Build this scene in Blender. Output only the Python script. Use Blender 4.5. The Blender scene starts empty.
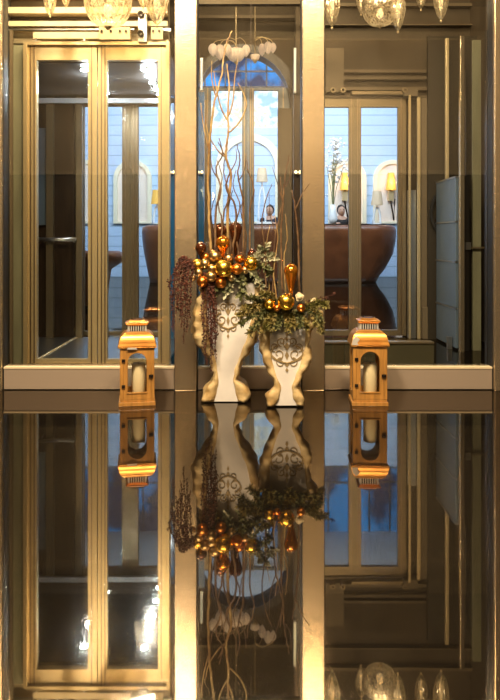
import bpy, bmesh, math, random
from mathutils import Vector, Matrix, noise

random.seed(7)
S = bpy.context.scene
COL = S.collection
R = math.radians
CAMH = 0.9
F = 700.0

# ------------------------------------------------------------------ camera
cam = bpy.data.objects.new('camera', bpy.data.cameras.new('camera'))
COL.objects.link(cam)
cam.location = (0, 0, CAMH)
cam.rotation_euler = (R(90), 0, 0)
cam.data.sensor_width = 36
cam.data.lens = 36
cam.data.shift_x = (250 - 246) / 700
cam.data.shift_y = (240 - 350) / 700
cam.data.clip_start = 0.05
S.camera = cam
S.view_settings.view_transform = 'Standard'
S.view_settings.look = 'None'
S.view_settings.exposure = 0.0
S.view_settings.gamma = 1
try:
    S.cycles.transparent_max_bounces = 32
    S.cycles.max_bounces = 10
    S.cycles.glossy_bounces = 6
    S.cycles.sample_clamp_indirect = 40
    S.cycles.caustics_reflective = False
    S.cycles.caustics_refractive = False
except Exception:
    pass

w = bpy.data.worlds.new('world'); S.world = w; w.use_nodes = True
w.node_tree.nodes['Background'].inputs[0].default_value = (0.9, 0.7, 0.45, 1)
w.node_tree.nodes['Background'].inputs[1].default_value = 0.03

def light(name, kind, loc, power, color, size=0.5, size_y=None, aim=None, spread=None):
    d = bpy.data.lights.new(name, kind)
    d.energy = power; d.color = color
    if kind == 'AREA':
        d.shape = 'RECTANGLE'; d.size = size; d.size_y = size_y or size
        if spread: d.spread = R(spread)
    else:
        d.shadow_soft_size = size
    o = bpy.data.objects.new(name, d); COL.objects.link(o)
    o.location = loc
    if aim is not None:
        o.rotation_euler = (Vector(aim) - Vector(loc)).to_track_quat('-Z', 'Y').to_euler()
    return o

WARM = (1.0, 0.75, 0.46)
COOL = (0.62, 0.80, 1.0)
# hall, on the camera's side of the glass: unseen area lights added to brighten it
light('hall_fill', 'AREA', (0.3, 1.3, 4.3), 330, WARM, 1.8, 0.5, (0.1, 3.6, 0.6))
light('hall_wall_fill', 'AREA', (0, -0.6, 2.3), 95, WARM, 4.5, 0.3, (0, -1.9, 3.4))
light('hall_front_fill', 'AREA', (-1.2, 0.9, 4.3), 270, (1, .80, .56), 0.5, 0.4, (0.1, 3.9, 0.5))
# lifts
light('added_column_light', 'POINT', (-.69, .5, 1.75), 13, (1, .8, .5), .09)  # point lights added here and below to put highlights on the columns
light('added_column_light', 'POINT', (.76, .5, 2.62), 13, (1, .8, .5), .09)
light('added_column_light', 'POINT', (-.69, .5, 2.7), 8, (1, .8, .5), .09)
light('left_shaft_fill', 'AREA', (-1.0, 4.5, 3.3), 75, (1, .76, .44), 1.0, 0.2, (-1.0, 5.1, 2.2))  # area light added to brighten the wall above the doors
light('left_car_light', 'POINT', (-.77, 5.6, 2.12), 7, (.95, .95, 1), .03)
light('left_car_light', 'POINT', (-1.23, 5.5, 2.12), 5, (.95, .95, 1), .03)
light('right_shaft_light', 'AREA', (1.1, 5.3, 3.9), 18, (1, .74, .42), 1.4, 0.5, (1.1, 6.5, 1.6))
light('right_side_light', 'AREA', (0.75, 5.2, 1.2), 5, (.75, .88, 1.0), 0.3, 1.6, (1.8, 6.0, 1.0))
# far lobby: daylight
light('lobby_daylight', 'AREA', (0, 12.5, 5.0), 640, COOL, 9, 2.5, (0, 17, 2.0))
light('lobby_daylight_low', 'AREA', (0, 10.5, 5.2), 260, (1, .86, .7), 6, 2.0, (0, 14.5, 0.6))

# ------------------------------------------------------------------ materials
def mat(name, base=(.5, .5, .5), rough=.5, metal=0., spec=.5, emit=None, es=0., bump=0., bscale=40., bstretch=(1, 1, 1),
        var=0., vscale=8., vcol=None, vstretch=(1, 1, 1), coat=0.):
    m = bpy.data.materials.new(name); m.use_nodes = True
    nt = m.node_tree; n = nt.nodes; b = n['Principled BSDF']
    b.inputs['Base Color'].default_value = (*base, 1)
    b.inputs['Roughness'].default_value = rough
    b.inputs['Metallic'].default_value = metal
    b.inputs['Specular IOR Level'].default_value = spec
    b.inputs['Coat Weight'].default_value = coat
    if emit:
        b.inputs['Emission Color'].default_value = (*emit, 1)
        b.inputs['Emission Strength'].default_value = es
    tc = n.new('ShaderNodeTexCoord')
    if var or vcol:
        mp = n.new('ShaderNodeMapping'); mp.inputs['Scale'].default_value = vstretch
        nz = n.new('ShaderNodeTexNoise'); nz.inputs['Scale'].default_value = vscale; nz.inputs['Detail'].default_value = 4
        nt.links.new(tc.outputs['Object'], mp.inputs[0]); nt.links.new(mp.outputs[0], nz.inputs['Vector'])
        rp = n.new('ShaderNodeValToRGB')
        c2 = vcol or tuple(c * (1 - var) for c in base)
        rp.color_ramp.elements[0].position = .38; rp.color_ramp.elements[0].color = (*c2, 1)
        rp.color_ramp.elements[1].position = .62; rp.color_ramp.elements[1].color = (*base, 1)
        nt.links.new(nz.outputs['Fac'], rp.inputs[0]); nt.links.new(rp.outputs[0], b.inputs['Base Color'])
    if bump:
        mp = n.new('ShaderNodeMapping'); mp.inputs['Scale'].default_value = bstretch
        nz = n.new('ShaderNodeTexNoise'); nz.inputs['Scale'].default_value = bscale; nz.inputs['Detail'].default_value = 3
        bp = n.new('ShaderNodeBump'); bp.inputs['Strength'].default_value = bump; bp.inputs['Distance'].default_value = .01
        nt.links.new(tc.outputs['Object'], mp.inputs[0]); nt.links.new(mp.outputs[0], nz.inputs['Vector'])
        nt.links.new(nz.outputs['Fac'], bp.inputs['Height']); nt.links.new(bp.outputs[0], b.inputs['Normal'])
    return m

def glass_mat(name, tint=(.93, .95, .94), refl=.09, rough=0.):
    m = bpy.data.materials.new(name); m.use_nodes = True
    nt = m.node_tree; n = nt.nodes; n.remove(n['Principled BSDF'])
    tr = n.new('ShaderNodeBsdfTransparent'); tr.inputs[0].default_value = (*tint, 1)
    gl = n.new('ShaderNodeBsdfGlossy'); gl.inputs['Roughness'].default_value = rough
    mx = n.new('ShaderNodeMixShader'); mx.inputs[0].default_value = refl
    nt.links.new(tr.outputs[0], mx.inputs[1]); nt.links.new(gl.outputs[0], mx.inputs[2])
    nt.links.new(mx.outputs[0], n['Material Output'].inputs[0])
    return m

def floor_mat():
    m = bpy.data.materials.new('polished_black_stone'); m.use_nodes = True
    nt = m.node_tree; n = nt.nodes; b = n['Principled BSDF']
    b.inputs['Base Color'].default_value = (.006, .005, .004, 1)
    b.inputs['Roughness'].default_value = .0
    n.remove(b)
    df = n.new('ShaderNodeBsdfDiffuse'); df.inputs[0].default_value = (.006, .005, .004, 1)
    g1 = n.new('ShaderNodeBsdfGlossy'); g1.inputs[0].default_value = (.72, .66, .58, 1); g1.inputs['Roughness'].default_value = .012
    g2 = n.new('ShaderNodeBsdfGlossy'); g2.inputs[0].default_value = (.72, .66, .58, 1); g2.inputs['Roughness'].default_value = .09
    tc = n.new('ShaderNodeTexCoord'); nz = n.new('ShaderNodeTexNoise'); nz.inputs['Scale'].default_value = 1.6
    bp = n.new('ShaderNodeBump'); bp.inputs['Strength'].default_value = .02; bp.inputs['Distance'].default_value = .02
    nt.links.new(tc.outputs['Object'], nz.inputs['Vector']); nt.links.new(nz.outputs['Fac'], bp.inputs['Height'])
    nt.links.new(bp.outputs[0], g1.inputs['Normal'])
    mg = n.new('ShaderNodeMixShader'); mg.inputs[0].default_value = .2
    nt.links.new(g1.outputs[0], mg.inputs[1]); nt.links.new(g2.outputs[0], mg.inputs[2])
    fr = n.new('ShaderNodeFresnel'); fr.inputs['IOR'].default_value = 4.2
    mx = n.new('ShaderNodeMixShader')
    nt.links.new(fr.outputs[0], mx.inputs[0])
    nt.links.new(df.outputs[0], mx.inputs[1]); nt.links.new(mg.outputs[0], mx.inputs[2])
    nt.links.new(mx.outputs[0], n['Material Output'].inputs[0])
    return m

def lobby_wall_mat():
    m = mat('pale_blue_boards', (.62, .78, .95), .55)
    nt = m.node_tree; n = nt.nodes; b = n['Principled BSDF']
    tc = n.new('ShaderNodeTexCoord'); sp = n.new('ShaderNodeSeparateXYZ')
    nt.links.new(tc.outputs['Object'], sp.inputs[0])
    def mth(op, a, v=None):
        k = n.new('ShaderNodeMath'); k.operation = op
        nt.links.new(a, k.inputs[0])
        if v is not None: k.inputs[1].default_value = v
        return k.outputs[0]
    f = mth('FRACT', mth('DIVIDE', sp.outputs['Z'], .245))
    g = mth('LESS_THAN', f, .11)
    mx = n.new('ShaderNodeMix'); mx.data_type = 'RGBA'
    mx.inputs['A'].default_value = (.52, .69, .96, 1); mx.inputs['B'].default_value = (.34, .48, .64, 1)
    nt.links.new(g, mx.inputs['Factor'])
    # ornate painted frieze above the boards
    nz = n.new('ShaderNodeTexNoise'); nz.inputs['Scale'].default_value = 4.5; nz.inputs['Detail'].default_value = 5
    nt.links.new(tc.outputs['Object'], nz.inputs['Vector'])
    rp = n.new('ShaderNodeValToRGB'); e = rp.color_ramp.elements
    e[0].position = .4; e[0].color = (.30, .50, .72, 1); e[1].position = .52; e[1].color = (.95, .93, .88, 1)
    k = e.new(.60); k.color = (.80, .62, .33, 1); k = e.new(.64); k.color = (.95, .92, .85, 1)
    nt.links.new(nz.outputs['Fac'], rp.inputs[0])
    hi0 = mth('GREATER_THAN', sp.outputs['Z'], 3.62)
    hx = mth('LESS_THAN', mth('ABSOLUTE', sp.outputs['X']), 1.35)
    hk = n.new('ShaderNodeMath'); hk.operation = 'MULTIPLY'; nt.links.new(hi0, hk.inputs[0]); nt.links.new(hx, hk.inputs[1]); hi = hk.outputs[0]
    m2 = n.new('ShaderNodeMix'); m2.data_type = 'RGBA'
    nt.links.new(hi, m2.inputs['Factor']); nt.links.new(mx.outputs['Result'], m2.inputs['A']); nt.links.new(rp.outputs[0], m2.inputs['B'])
    nt.links.new(m2.outputs['Result'], b.inputs['Base Color'])
    return m

def bluelit_mat():
    m = mat('blue_evening_glass', (.005, .01, .02), .6, spec=.0, emit=(.02, .2, .5), es=1.7)
    nt = m.node_tree; n = nt.nodes; b = n['Principled BSDF']
    tc = n.new('ShaderNodeTexCoord'); nz = n.new('ShaderNodeTexNoise'); nz.inputs['Scale'].default_value = 1.1; nz.inputs['Detail'].default_value = 4
    rp = n.new('ShaderNodeValToRGB'); e = rp.color_ramp.elements
    e[0].position = .42; e[0].color = (.004, .03, .10, 1); e[1].position = .56; e[1].color = (.01, .32, .95, 1)
    nt.links.new(tc.outputs['Object'], nz.inputs['Vector']); nt.links.new(nz.outputs['Fac'], rp.inputs[0])
    nt.links.new(rp.outputs[0], b.inputs['Emission Color'])
    return m

M = dict(
    floor=floor_mat(),
    bronze_rail=mat('satin_bronze', (.50, .40, .31), .35, .45, bump=.08, bscale=60, bstretch=(.6, 1, 8)),
    bronze=mat('brushed_bronze', (.62, .50, .335), .22, .85, bump=.10, bscale=60, bstretch=(.6, 1, 8)),
    bronze_dark=mat('dark_bronze', (.40, .30, .20), .35, 1.),
    brass=mat('brushed_brass', (.84, .66, .38), .32, .65, bump=.1, bscale=60, bstretch=(8, 8, .4)),
    brass_dull=mat('dull_brass', (.30, .23, .14), .42, .8),
    steel_dark=mat('dark_steel', (.16, .18, .20), .4, .7),
    steel=mat('brushed_steel', (.55, .56, .56), .30, 1., bump=.1, bscale=50, bstretch=(8, 8, .3)),
    steel_blue=mat('blue_grey_steel', (.21, .28, .36), .36, .6, bump=.08, bscale=50, bstretch=(6, 6, .3)),
    dark=mat('black_painted_metal', (.012, .010, .008), .4),
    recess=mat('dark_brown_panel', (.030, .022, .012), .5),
    darkwood=mat('dark_wood', (.045, .025, .014), .35, var=.5, vscale=6, vstretch=(4, 4, .4)),
    cream=mat('cream_paint', (.78, .64, .42), .55),
    creamwall=mat('cream_plaster', (.62, .50, .34), .8),
    taupe=mat('taupe_plaster', (.085, .060, .034), .7, var=.2, vscale=1.5),
    taupe_l=mat('pale_taupe_trim', (.17, .125, .072), .6),
    olive_dark=mat('dark_olive_panel', (.07, .062, .035), .4),
    olive=mat('olive_panel', (.30, .29, .19), .4, var=.25, vscale=3, vstretch=(3, 1, .5)),
    ceilm=mat('shadowy_ceiling', (.05, .035, .02), .8),
    ceilcar=mat('grey_car_ceiling', (.13, .13, .13), .35, .4),
    glass=glass_mat('clear_glass', (.95, .96, .94), .09),
    glass_thin=glass_mat('thin_glass', (.97, .98, .98), .03),
    blueglass=mat('deep_blue_panel', (.015, .13, .30), .2, coat=.5),
    wallblue=lobby_wall_mat(),
    white=mat('white_paint', (.85, .87, .9), .5),
    niche=mat('pale_niche_plaster', (.95, .80, .70), .6),
    nicherim=mat('cream_niche_rim', (.95, .86, .66), .5),
    leather_tan=mat('tan_leather', (.42, .17, .07), .4, coat=.1),
    leather=mat('brown_leather', (.20, .066, .024), .35, var=.35, vscale=3, coat=.15),
    bluelit=bluelit_mat(),
    spot=mat('lit_downlight', (1, 1, 1), .5, emit=(.75, .9, 1.0), es=150),
    shade=mat('glowing_amber_shade', (.6, .36, .08), .6, emit=(1, .52, .07), es=.6),
    shade_pale=mat('glowing_cream_shade', (.5, .42, .32), .6, emit=(1, .66, .32), es=.3),
    tube=mat('lit_tube', (1, 1, 1), .4, emit=(1, .85, .6), es=.55),
    tubeb=mat('cool_lit_tube', (.8, .9, 1), .4, emit=(.3, .6, 1), es=.35),
    spark=mat('gold_spark_reflection', (1, .9, .7), .4, emit=(1, .75, .4), es=4),  # glow standing in for gold sparks reflected in the glass
    urnwhite=mat('white_urn_paint', (.83, .79, .74), .5, var=.08, vscale=9),
    urncream=mat('carved_cream_plaster', (.78, .60, .31), .55, vcol=(.50, .32, .12), vscale=11, bump=.5, bscale=30),
    stencil=mat('antique_gold_stencil', (.37, .27, .13), .5, .3),
    soil=mat('dark_moss', (.030, .026, .012), .9, bump=1, bscale=60),
    gold=mat('shiny_gold', (.95, .60, .10), .27, 1., vcol=(.80, .46, .06), vscale=30),
    goldpale=mat('champagne_gold', (.66, .48, .24), .33, 1., vcol=(.42, .26, .09), vscale=35),
    copper=mat('shiny_copper', (.80, .30, .06), .28, 1.),
    amber=mat('amber_mercury_glass', (.95, .36, .03), .12, .85, coat=.5, vcol=(.75, .22, .015), vscale=18),
    bronzeball=mat('dark_bronze_glass', (.12, .035, .012), .15, .6, coat=.6),
    ccream=mat('pale_cream_dried_flower', (.80, .66, .40), .6, bump=.6, bscale=60),
    twig=mat('brown_willow_bark', (.22, .125, .055), .6, vcol=(.08, .04, .018), vscale=20),
    twigpale=mat('golden_willow_bark', (.50, .35, .14), .5, vcol=(.26, .14, .05), vscale=20),
    leaf=mat('sage_leaf', (.24, .24, .10), .5, vcol=(.08, .09, .03), vscale=25),
    leafpale=mat('variegated_leaf', (.52, .50, .34), .5, vcol=(.14, .16, .07), vscale=30),
    needle=mat('conifer_green', (.19, .18, .045), .6, vcol=(.34, .26, .09), vscale=18),
    amaranth=mat('dark_maroon_amaranth', (.125, .030, .013), .7, vcol=(.035, .010, .006), vscale=50, bump=1, bscale=90),
    lanternwood=mat('honey_wood', (.52, .25, .055), .42, var=.3, vscale=7, vstretch=(6, 6, .6), coat=.2),
    lanternroof=mat('worn_copper_roof', (.74, .38, .09), .3, .8, vcol=(.62, .24, .05), vscale=6),
    roofchip=mat('bare_worn_metal', (.75, .72, .66), .4, .4),
    iron=mat('black_iron', (.02, .013, .01), .45, .6),
    candle=mat('ivory_wax', (.90, .74, .44), .5),
    skin=mat('skin', (.62, .36, .25), .5),
    hair=mat('dark_hair', (.02, .012, .01), .5),
    jacket=mat('black_jacket', (.010, .010, .013), .7),
    jacketnavy=mat('navy_jacket', (.012, .018, .045), .7),
    cyan=mat('cyan_glazed', (.08, .42, .50), .2),
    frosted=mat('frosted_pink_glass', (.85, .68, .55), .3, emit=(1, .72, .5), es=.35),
    paper=mat('white_paper', (.85, .85, .85), .6),
)
def crystal_mat():
    m = bpy.data.materials.new('ribbed_crystal'); m.use_nodes = True
    nt = m.node_tree; n = nt.nodes; n.remove(n['Principled BSDF'])
    tr = n.new('ShaderNodeBsdfTransparent'); tr.inputs[0].default_value = (.97, .9, .78, 1)
    gl = n.new('ShaderNodeBsdfGlossy'); gl.inputs['Roughness'].default_value = .12; gl.inputs[0].default_value = (1, .93, .78, 1)
    tl = n.new('ShaderNodeBsdfTranslucent'); tl.inputs[0].default_value = (1, .90, .72, 1)
    tc = n.new('ShaderNodeTexCoord'); nz = n.new('ShaderNodeTexNoise'); nz.inputs['Scale'].default_value = 22; nz.inputs['Distortion'].default_value = 2.5
    nt.links.new(tc.outputs['Object'], nz.inputs['Vector'])
    rp = n.new('ShaderNodeValToRGB'); rp.color_ramp.elements[0].position = .46; rp.color_ramp.elements[0].color = (.12, .12, .12, 1)
    rp.color_ramp.elements[1].position = .56; rp.color_ramp.elements[1].color = (.8, .8, .8, 1)
    nt.links.new(nz.outputs['Fac'], rp.inputs[0])
    lw = n.new('ShaderNodeLayerWeight'); lw.inputs[0].default_value = .6
    mxm = n.new('ShaderNodeMath'); mxm.operation = 'MAXIMUM'
    nt.links.new(lw.outputs['Facing'], mxm.inputs[0]); nt.links.new(rp.outputs[0], mxm.inputs[1])
    a = n.new('ShaderNodeMixShader'); a.inputs[0].default_value = .6
    nt.links.new(gl.outputs[0], a.inputs[1]); nt.links.new(tl.outputs[0], a.inputs[2])
    mx = n.new('ShaderNodeMixShader')
    nt.links.new(mxm.outputs[0], mx.inputs[0])
    nt.links.new(tr.outputs[0], mx.inputs[1]); nt.links.new(a.outputs[0], mx.inputs[2])
    nt.links.new(mx.outputs[0], n['Material Output'].inputs[0])
    return m
M['crystal'] = crystal_mat()
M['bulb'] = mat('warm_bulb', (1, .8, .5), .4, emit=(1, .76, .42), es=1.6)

# ------------------------------------------------------------------ helpers
def P(px, py, Y):
    """a point of the place seen at (px, py) at distance Y"""
    return Vector(((px - 246) * Y / F, Y, CAMH - (py - 240) * Y / F))
def PX(px, Y): return (px - 246) * Y / F
def PZ(py, Y): return CAMH - (py - 240) * Y / F

def obj(name, bm, m, parent=None, smooth=False, loc=None, bevel=0):
    me = bpy.data.meshes.new(name)
    bmesh.ops.recalc_face_normals(bm, faces=bm.faces)
    bm.to_mesh(me); bm.free()
    for mm in (m if isinstance(m, (list, tuple)) else [m]):
        me.materials.append(M[mm] if isinstance(mm, str) else mm)
    if smooth:
        for p in me.polygons: p.use_smooth = True
    o = bpy.data.objects.new(name, me); COL.objects.link(o)
    if parent is not None: o.parent = parent
    if loc is not None: o.location = loc
    if bevel:
        b = o.modifiers.new('bevel', 'BEVEL'); b.width = bevel; b.segments = 2; b.limit_method = 'ANGLE'
    return o

def tag(o, label, cat, group=None):
    o['label'] = label; o['category'] = cat
    if group: o['group'] = group
    return o
def thing(name, label, cat, loc=(0, 0, 0), rz=0, group=None):
    o = bpy.data.objects.new(name, None); COL.objects.link(o)
    o.empty_display_size = .05
    o.location = loc; o.rotation_euler = (0, 0, rz)
    return tag(o, label, cat, group)
def struct(name, bm, m, parent=None, **k):
    o = obj(name, bm, m, parent, **k)
    if parent is None: o['kind'] = 'structure'
    return o

def box(bm, x0, x1, y0, y1, z0, z1, mi=0):
    v = [bm.verts.new(c) for c in ((x0, y0, z0), (x1, y0, z0), (x1, y1, z0), (x0, y1, z0), (x0, y0, z1), (x1, y0, z1), (x1, y1, z1), (x0, y1, z1))]
    for f in ((0, 3, 2, 1), (4, 5, 6, 7), (0, 1, 5, 4), (1, 2, 6, 5), (2, 3, 7, 6), (3, 0, 4, 7)):
        bm.faces.new([v[i] for i in f]).material_index = mi
    return bm
def B(*a): return box(bmesh.new(), *a)
def pbox(bm, px0, px1, py0, py1, Y, d, mi=0):
    """box whose front face at distance Y spans those sight lines"""
    return box(bm, PX(px0, Y), PX(px1, Y), Y, Y + d, max(PZ(py1, Y), 0.0), PZ(py0, Y), mi)
def PB(*a): return pbox(bmesh.new(), *a)

def lathe(bm, prof, seg=20, c=(0, 0, 0), rib=0, ribn=0, mi=0):
    c = Vector(c); rings = []
    for r, z in prof:
        ring = []
        for i in range(seg):
            a = 2 * math.pi * i / seg
            rr = max(r, 1e-4) * (1 + (rib * math.cos(ribn * a) if rib else 0))
            ring.append(bm.verts.new(c + Vector((rr * math.cos(a), rr * math.sin(a), z))))
        rings.append(ring)
    for a, b in zip(rings, rings[1:]):
        for i in range(seg):
            j = (i + 1) % seg
            bm.faces.new((a[i], a[j], b[j], b[i])).material_index = mi
    bm.faces.new(rings[0][::-1]).material_index = mi
    bm.faces.new(rings[-1]).material_index = mi
    return bm

def smooth_path(pts, n=4):
    pts = [Vector(p) for p in pts]
    if len(pts) < 3: return pts
    out = []
    q = [pts[0] * 2 - pts[1]] + pts + [pts[-1] * 2 - pts[-2]]
    for i in range(1, len(q) - 2):
        p0, p1, p2, p3 = q[i - 1:i + 3]
        for k in range(n):
            t = k / n
            out.append(.5 * ((2 * p1) + (p2 - p0) * t + (2 * p0 - 5 * p1 + 4 * p2 - p3) * t * t + (3 * p1 - p0 - 3 * p2 + p3) * t ** 3))
    out.append(pts[-1])
    return out

def tube(bm, pts, r0, r1=None, seg=6, mi=0, rfun=None):
    r1 = r0 if r1 is None else r1
    rings = []; n = len(pts)
    up = Vector((0, 1, 0))
    for i, p in enumerate(pts):
        t = (pts[min(i + 1, n - 1)] - pts[max(i - 1, 0)]).normalized()
        u = up - t * up.dot(t)
        if u.length < .1: u = Vector((1, 0, 0)) - t * t.x
        u.normalize(); v = t.cross(u)
        r = rfun(i / (n - 1)) if rfun else r0 + (r1 - r0) * i / (n - 1)
        rings.append([bm.verts.new(p + (u * math.cos(2 * math.pi * k / seg) + v * math.sin(2 * math.pi * k / seg)) * r) for k in range(seg)])
    for a, b in zip(rings, rings[1:]):
        for k in range(seg):
            j = (k + 1) % seg
            bm.faces.new((a[k], a[j], b[j], b[k])).material_index = mi
    bm.faces.new(rings[0][::-1]).material_index = mi; bm.faces.new(rings[-1]).material_index = mi
    return bm

def prism(outer, holes, y0, y1, bm=None):
    """polygon in x-z with holes, extruded from y0 to y1"""
    bm = bm or bmesh.new(); t = bmesh.new(); es = []
    for loop in [outer] + holes:
        vs = [t.verts.new((x, y0, z)) for x, z in loop]
        es += [t.edges.new((vs[i], vs[(i + 1) % len(vs)])) for i in range(len(vs))]
    bmesh.ops.triangle_fill(t, use_beauty=True, use_dissolve=False, edges=es)
    if holes:   # drop faces that fill a hole
        def inside(p, loop):
            c = False
            for i in range(len(loop)):
                (x1, z1), (x2, z2) = loop[i], loop[i - 1]
                if (z1 > p.z) != (z2 > p.z) and p.x < (x2 - x1) * (p.z - z1) / (z2 - z1) + x1: c = not c
            return c
        dead = [f for f in t.faces if any(inside(f.calc_center_median(), h) for h in holes)]
        if dead: bmesh.ops.delete(t, geom=dead, context='FACES_ONLY')
    r = bmesh.ops.extrude_face_region(t, geom=list(t.faces))
    for v in r['geom']:
        if isinstance(v, bmesh.types.BMVert): v.co.y = y1
    me = bpy.data.meshes.new('tmp'); t.to_mesh(me); t.free(); bm.from_mesh(me); bpy.data.meshes.remove(me)
    return bm
def rect(x0, x1, z0, z1): return [(x0, z0), (x1, z0), (x1, z1), (x0, z1)]
def archloop(x0, x1, z0, zs, n=14, rz=None):
    r = (x1 - x0) / 2; c = (x0 + x1) / 2; rz = rz or r
    return [(x0, z0), (x1, z0)] + [(c + r * math.cos(math.pi * k / n), zs + rz * math.sin(math.pi * k / n)) for k in range(n + 1)]

# ------------------------------------------------------------------ the setting
struct('floor', B(-8, 8, -2.2, 17.4, -.06, 0), 'floor')
# hall on the camera's side
struct('wall_back', box(B(-4, 4, -2.2, -2.0, 0, 1.9), -4, 4, -2.2, -2.0, 1.9, 4.4, 1), ['darkwood', 'creamwall'])
struct('wall_left', B(-4.2, -4, -2.2, 4.2, 0, 4.4), 'darkwood')
struct('wall_right', B(4, 4.2, -2.2, 4.2, 0, 4.4), 'darkwood')
struct('ceiling', B(-4.2, 4.2, -2.2, 7.0, 4.4, 4.55), 'ceilm')
cn = bmesh.new(); box(cn, -4, 4, -2.0, -1.9, 1.88, 1.94); box(cn, -4, 4, -2.0, -1.9, 3.9, 4.0)
struct('trim_2', cn, 'cream')

# glass front: columns, bottom rail, panes
YF = 4.2
def column(n, a, b):
    x0, x1 = PX(a, YF), PX(b, YF)
    bm = B(x0, x1, YF - .03, YF + .09, 0, 4.4)
    o = struct('column', bm, 'bronze', bevel=.004)
    g = obj('column_seam', box(B(x0 - .004, x0, YF, YF + .08, 0, 4.4), x1, x1 + .004, YF, YF + .08, 0, 4.4), 'dark', o)
    return o
column(0, -30, 3); column(1, 175, 197); column(2, 302, 324); column(3, 493, 530)
bays = ((3, 175), (197, 302), (324, 493))
for k, (a, b) in enumerate(bays):
    x0, x1 = PX(a, YF) + .005, PX(b, YF) - .005
    rl = struct('rail', B(x0, x1, YF, YF + .08, .004, .128), 'bronze_rail', bevel=.003)
    obj('glazing_bead', B(x0, x1, YF - .004, YF + .05, .128, .138), 'cream', rl)
    g = struct('window_%d' % (k + 1), B(x0, x1, YF + .045, YF + .053, .139, 4.4), 'glass')
    if k == 1:
        obj('glass_joint', B(PX(251, YF) - .0015, PX(251, YF) + .0015, YF + .04, YF + .058, 1.75, 4.4), 'taupe', g)
# outer parts of the front, to the hall's side walls
struct('wall_front', box(B(-4, PX(-30, YF), YF, YF + .2, 0, 4.4), PX(530, YF), 4, YF, YF + .2, 0, 4.4), 'darkwood')

# ---- left shaft: header wall, side panel
YL = 5.04
bm = bmesh.new()
x0, x1 = PX(-60, YL + .1), PX(169, YL + .1)
box(bm, x0, x1, YL + .08, YL + .14, PZ(44, YL + .1), 4.4)
struct('wall_lift_header', bm, 'cream')
bm = bmesh.new()
for a, b, d in ((8, 14, .10), (21, 26, .08), (-14, -6, .12)):
    box(bm, x0, x1, YL + .08 - d, YL + .08, PZ(b, YL), PZ(a, YL))
struct('trim_3', bm, 'cream')
struct('trim_4', box(B(x0, x1, YL + .05, YL + .08, PZ(8, YL), PZ(-6, YL)), x0, x1, YL + .05, YL + .08, PZ(20, YL), PZ(15, YL)), 'taupe')
struct('wall_lift_side', PB(10, 25, 45, 420, YL + .02, .05), 'olive')
struct('trim_5', box(PB(9.5, 12, 30, 420, YL - .02, .03), PX(3, YL), PX(8.5, YL), YL, YL + .05, 0, 3.5, 1), ['taupe_l', 'dark'])
struct('wall_shaft_left', B(-2.25, -2.15, 4.3, 7.0, 0, 4.4), 'taupe')

def leaf(n, px0, px1, pyt, Y, l, r, t, bt, m='brass', z0=.012, depth=.05):
    """glazed door leaf; l, r, t in sight-line units, bt bottom rail height in metres"""
    X0, X1, Z1 = PX(px0, Y), PX(px1, Y), PZ(pyt, Y)
    s = Y / F
    hole = rect(X0 + l * s, X1 - r * s, z0 + bt, Z1 - t * s)
    o = struct('door_%d' % n, prism(rect(X0, X1, z0, Z1), [hole], Y, Y + depth), m)
    obj('glass', B(X0 + l * s, X1 - r * s, Y + .022, Y + .028, z0 + bt, Z1 - t * s), 'glass_thin', o)
    g = bmesh.new()   # raised fluting on the stiles
    for xx in (X0 + l * s * .33, X1 - r * s * .66, X0 + l * s * .72):
        box(g, xx, xx + .008, Y - .006, Y, z0, Z1)
    obj('fluting', g, 'bronze_dark', o)
    return o
leaf(1, 27, 97, 45, YL, 9.5, 9, 15, .03)
leaf(2, 98, 166, 45, YL, 9, 8, 15, .03)
struct('trim_6', box(PB(23, 27, 42, 420, YL - .03, .08), PX(166.5, YL), PX(170, YL), YL - .03, YL + .05, 0, PZ(42, YL)), 'brass', bevel=.002)
struct('trim_7', PB(27, 166, 41.5, 44.6, YL - .03, .06), 'brass')
struct('trim_8', B(PX(10, YL), PX(170, YL), YL - .05, YL + .1, 0, .011), 'bronze_dark')

# ---- far doors, at the lobby side of both shafts
YD = 6.5
leaf(3, 75, 130, 98, YD, 9, 8, 8, .04, 'brass_dull')
leaf(4, 130.2, 172, 98, YD, 8, 8, 8, .04, 'brass_dull')
leaf(5, 300, 355, 98, YD, 9, 6, 9, .05, 'brass_dull')
leaf(6, 355.2, 406, 98, YD, 6, 8, 9, .05, 'brass_dull')
bm = bmesh.new(); box(bm, -2.2, PX(172, YD), YD + .06, YD + .16, PZ(98, YD) - .0, 4.4)
struct('wall_lobby_left', bm, 'taupe')
bm = bmesh.new()
box(bm, PX(296, YD), 2.6, YD + .06, YD + .16, PZ(98, YD), 4.4)
box(bm, PX(406, YD), 2.6, YD + .06, YD + .16, 0, PZ(98, YD))
struct('wall_lobby_right', bm, 'taupe')
struct('wall_lift_back', B(-2.2, PX(75, YD), YD, YD + .1, 0, PZ(98, YD)), 'darkwood')
struct('wall_shaft_right', B(2.1, 2.2, 4.3, 6.56, 0, 4.4), 'taupe')
# mouldings and cable ducts on the right upper wall
bm = bmesh.new()
for a, b, d in ((69, 72, .04), (76, 79, .05), (87, 90, .06), (96, 98, .08)):
    box(bm, PX(310, YD), PX(427, YD), YD + .06 - d, YD + .06, PZ(b, YD), PZ(a, YD))
struct('trim_9', bm, 'taupe_l')
bm = bmesh.new()
for a, b in ((3, 6), (24, 25)):
    box(bm, PX(300, YD), PX(500, YD), YD, YD + .06, PZ(b, YD), PZ(a, YD))
struct('trim_10', bm, 'taupe_l')
struct('trim_11', PB(326, 344, 48, 92, YD - .03, .08), 'taupe_l')
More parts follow.
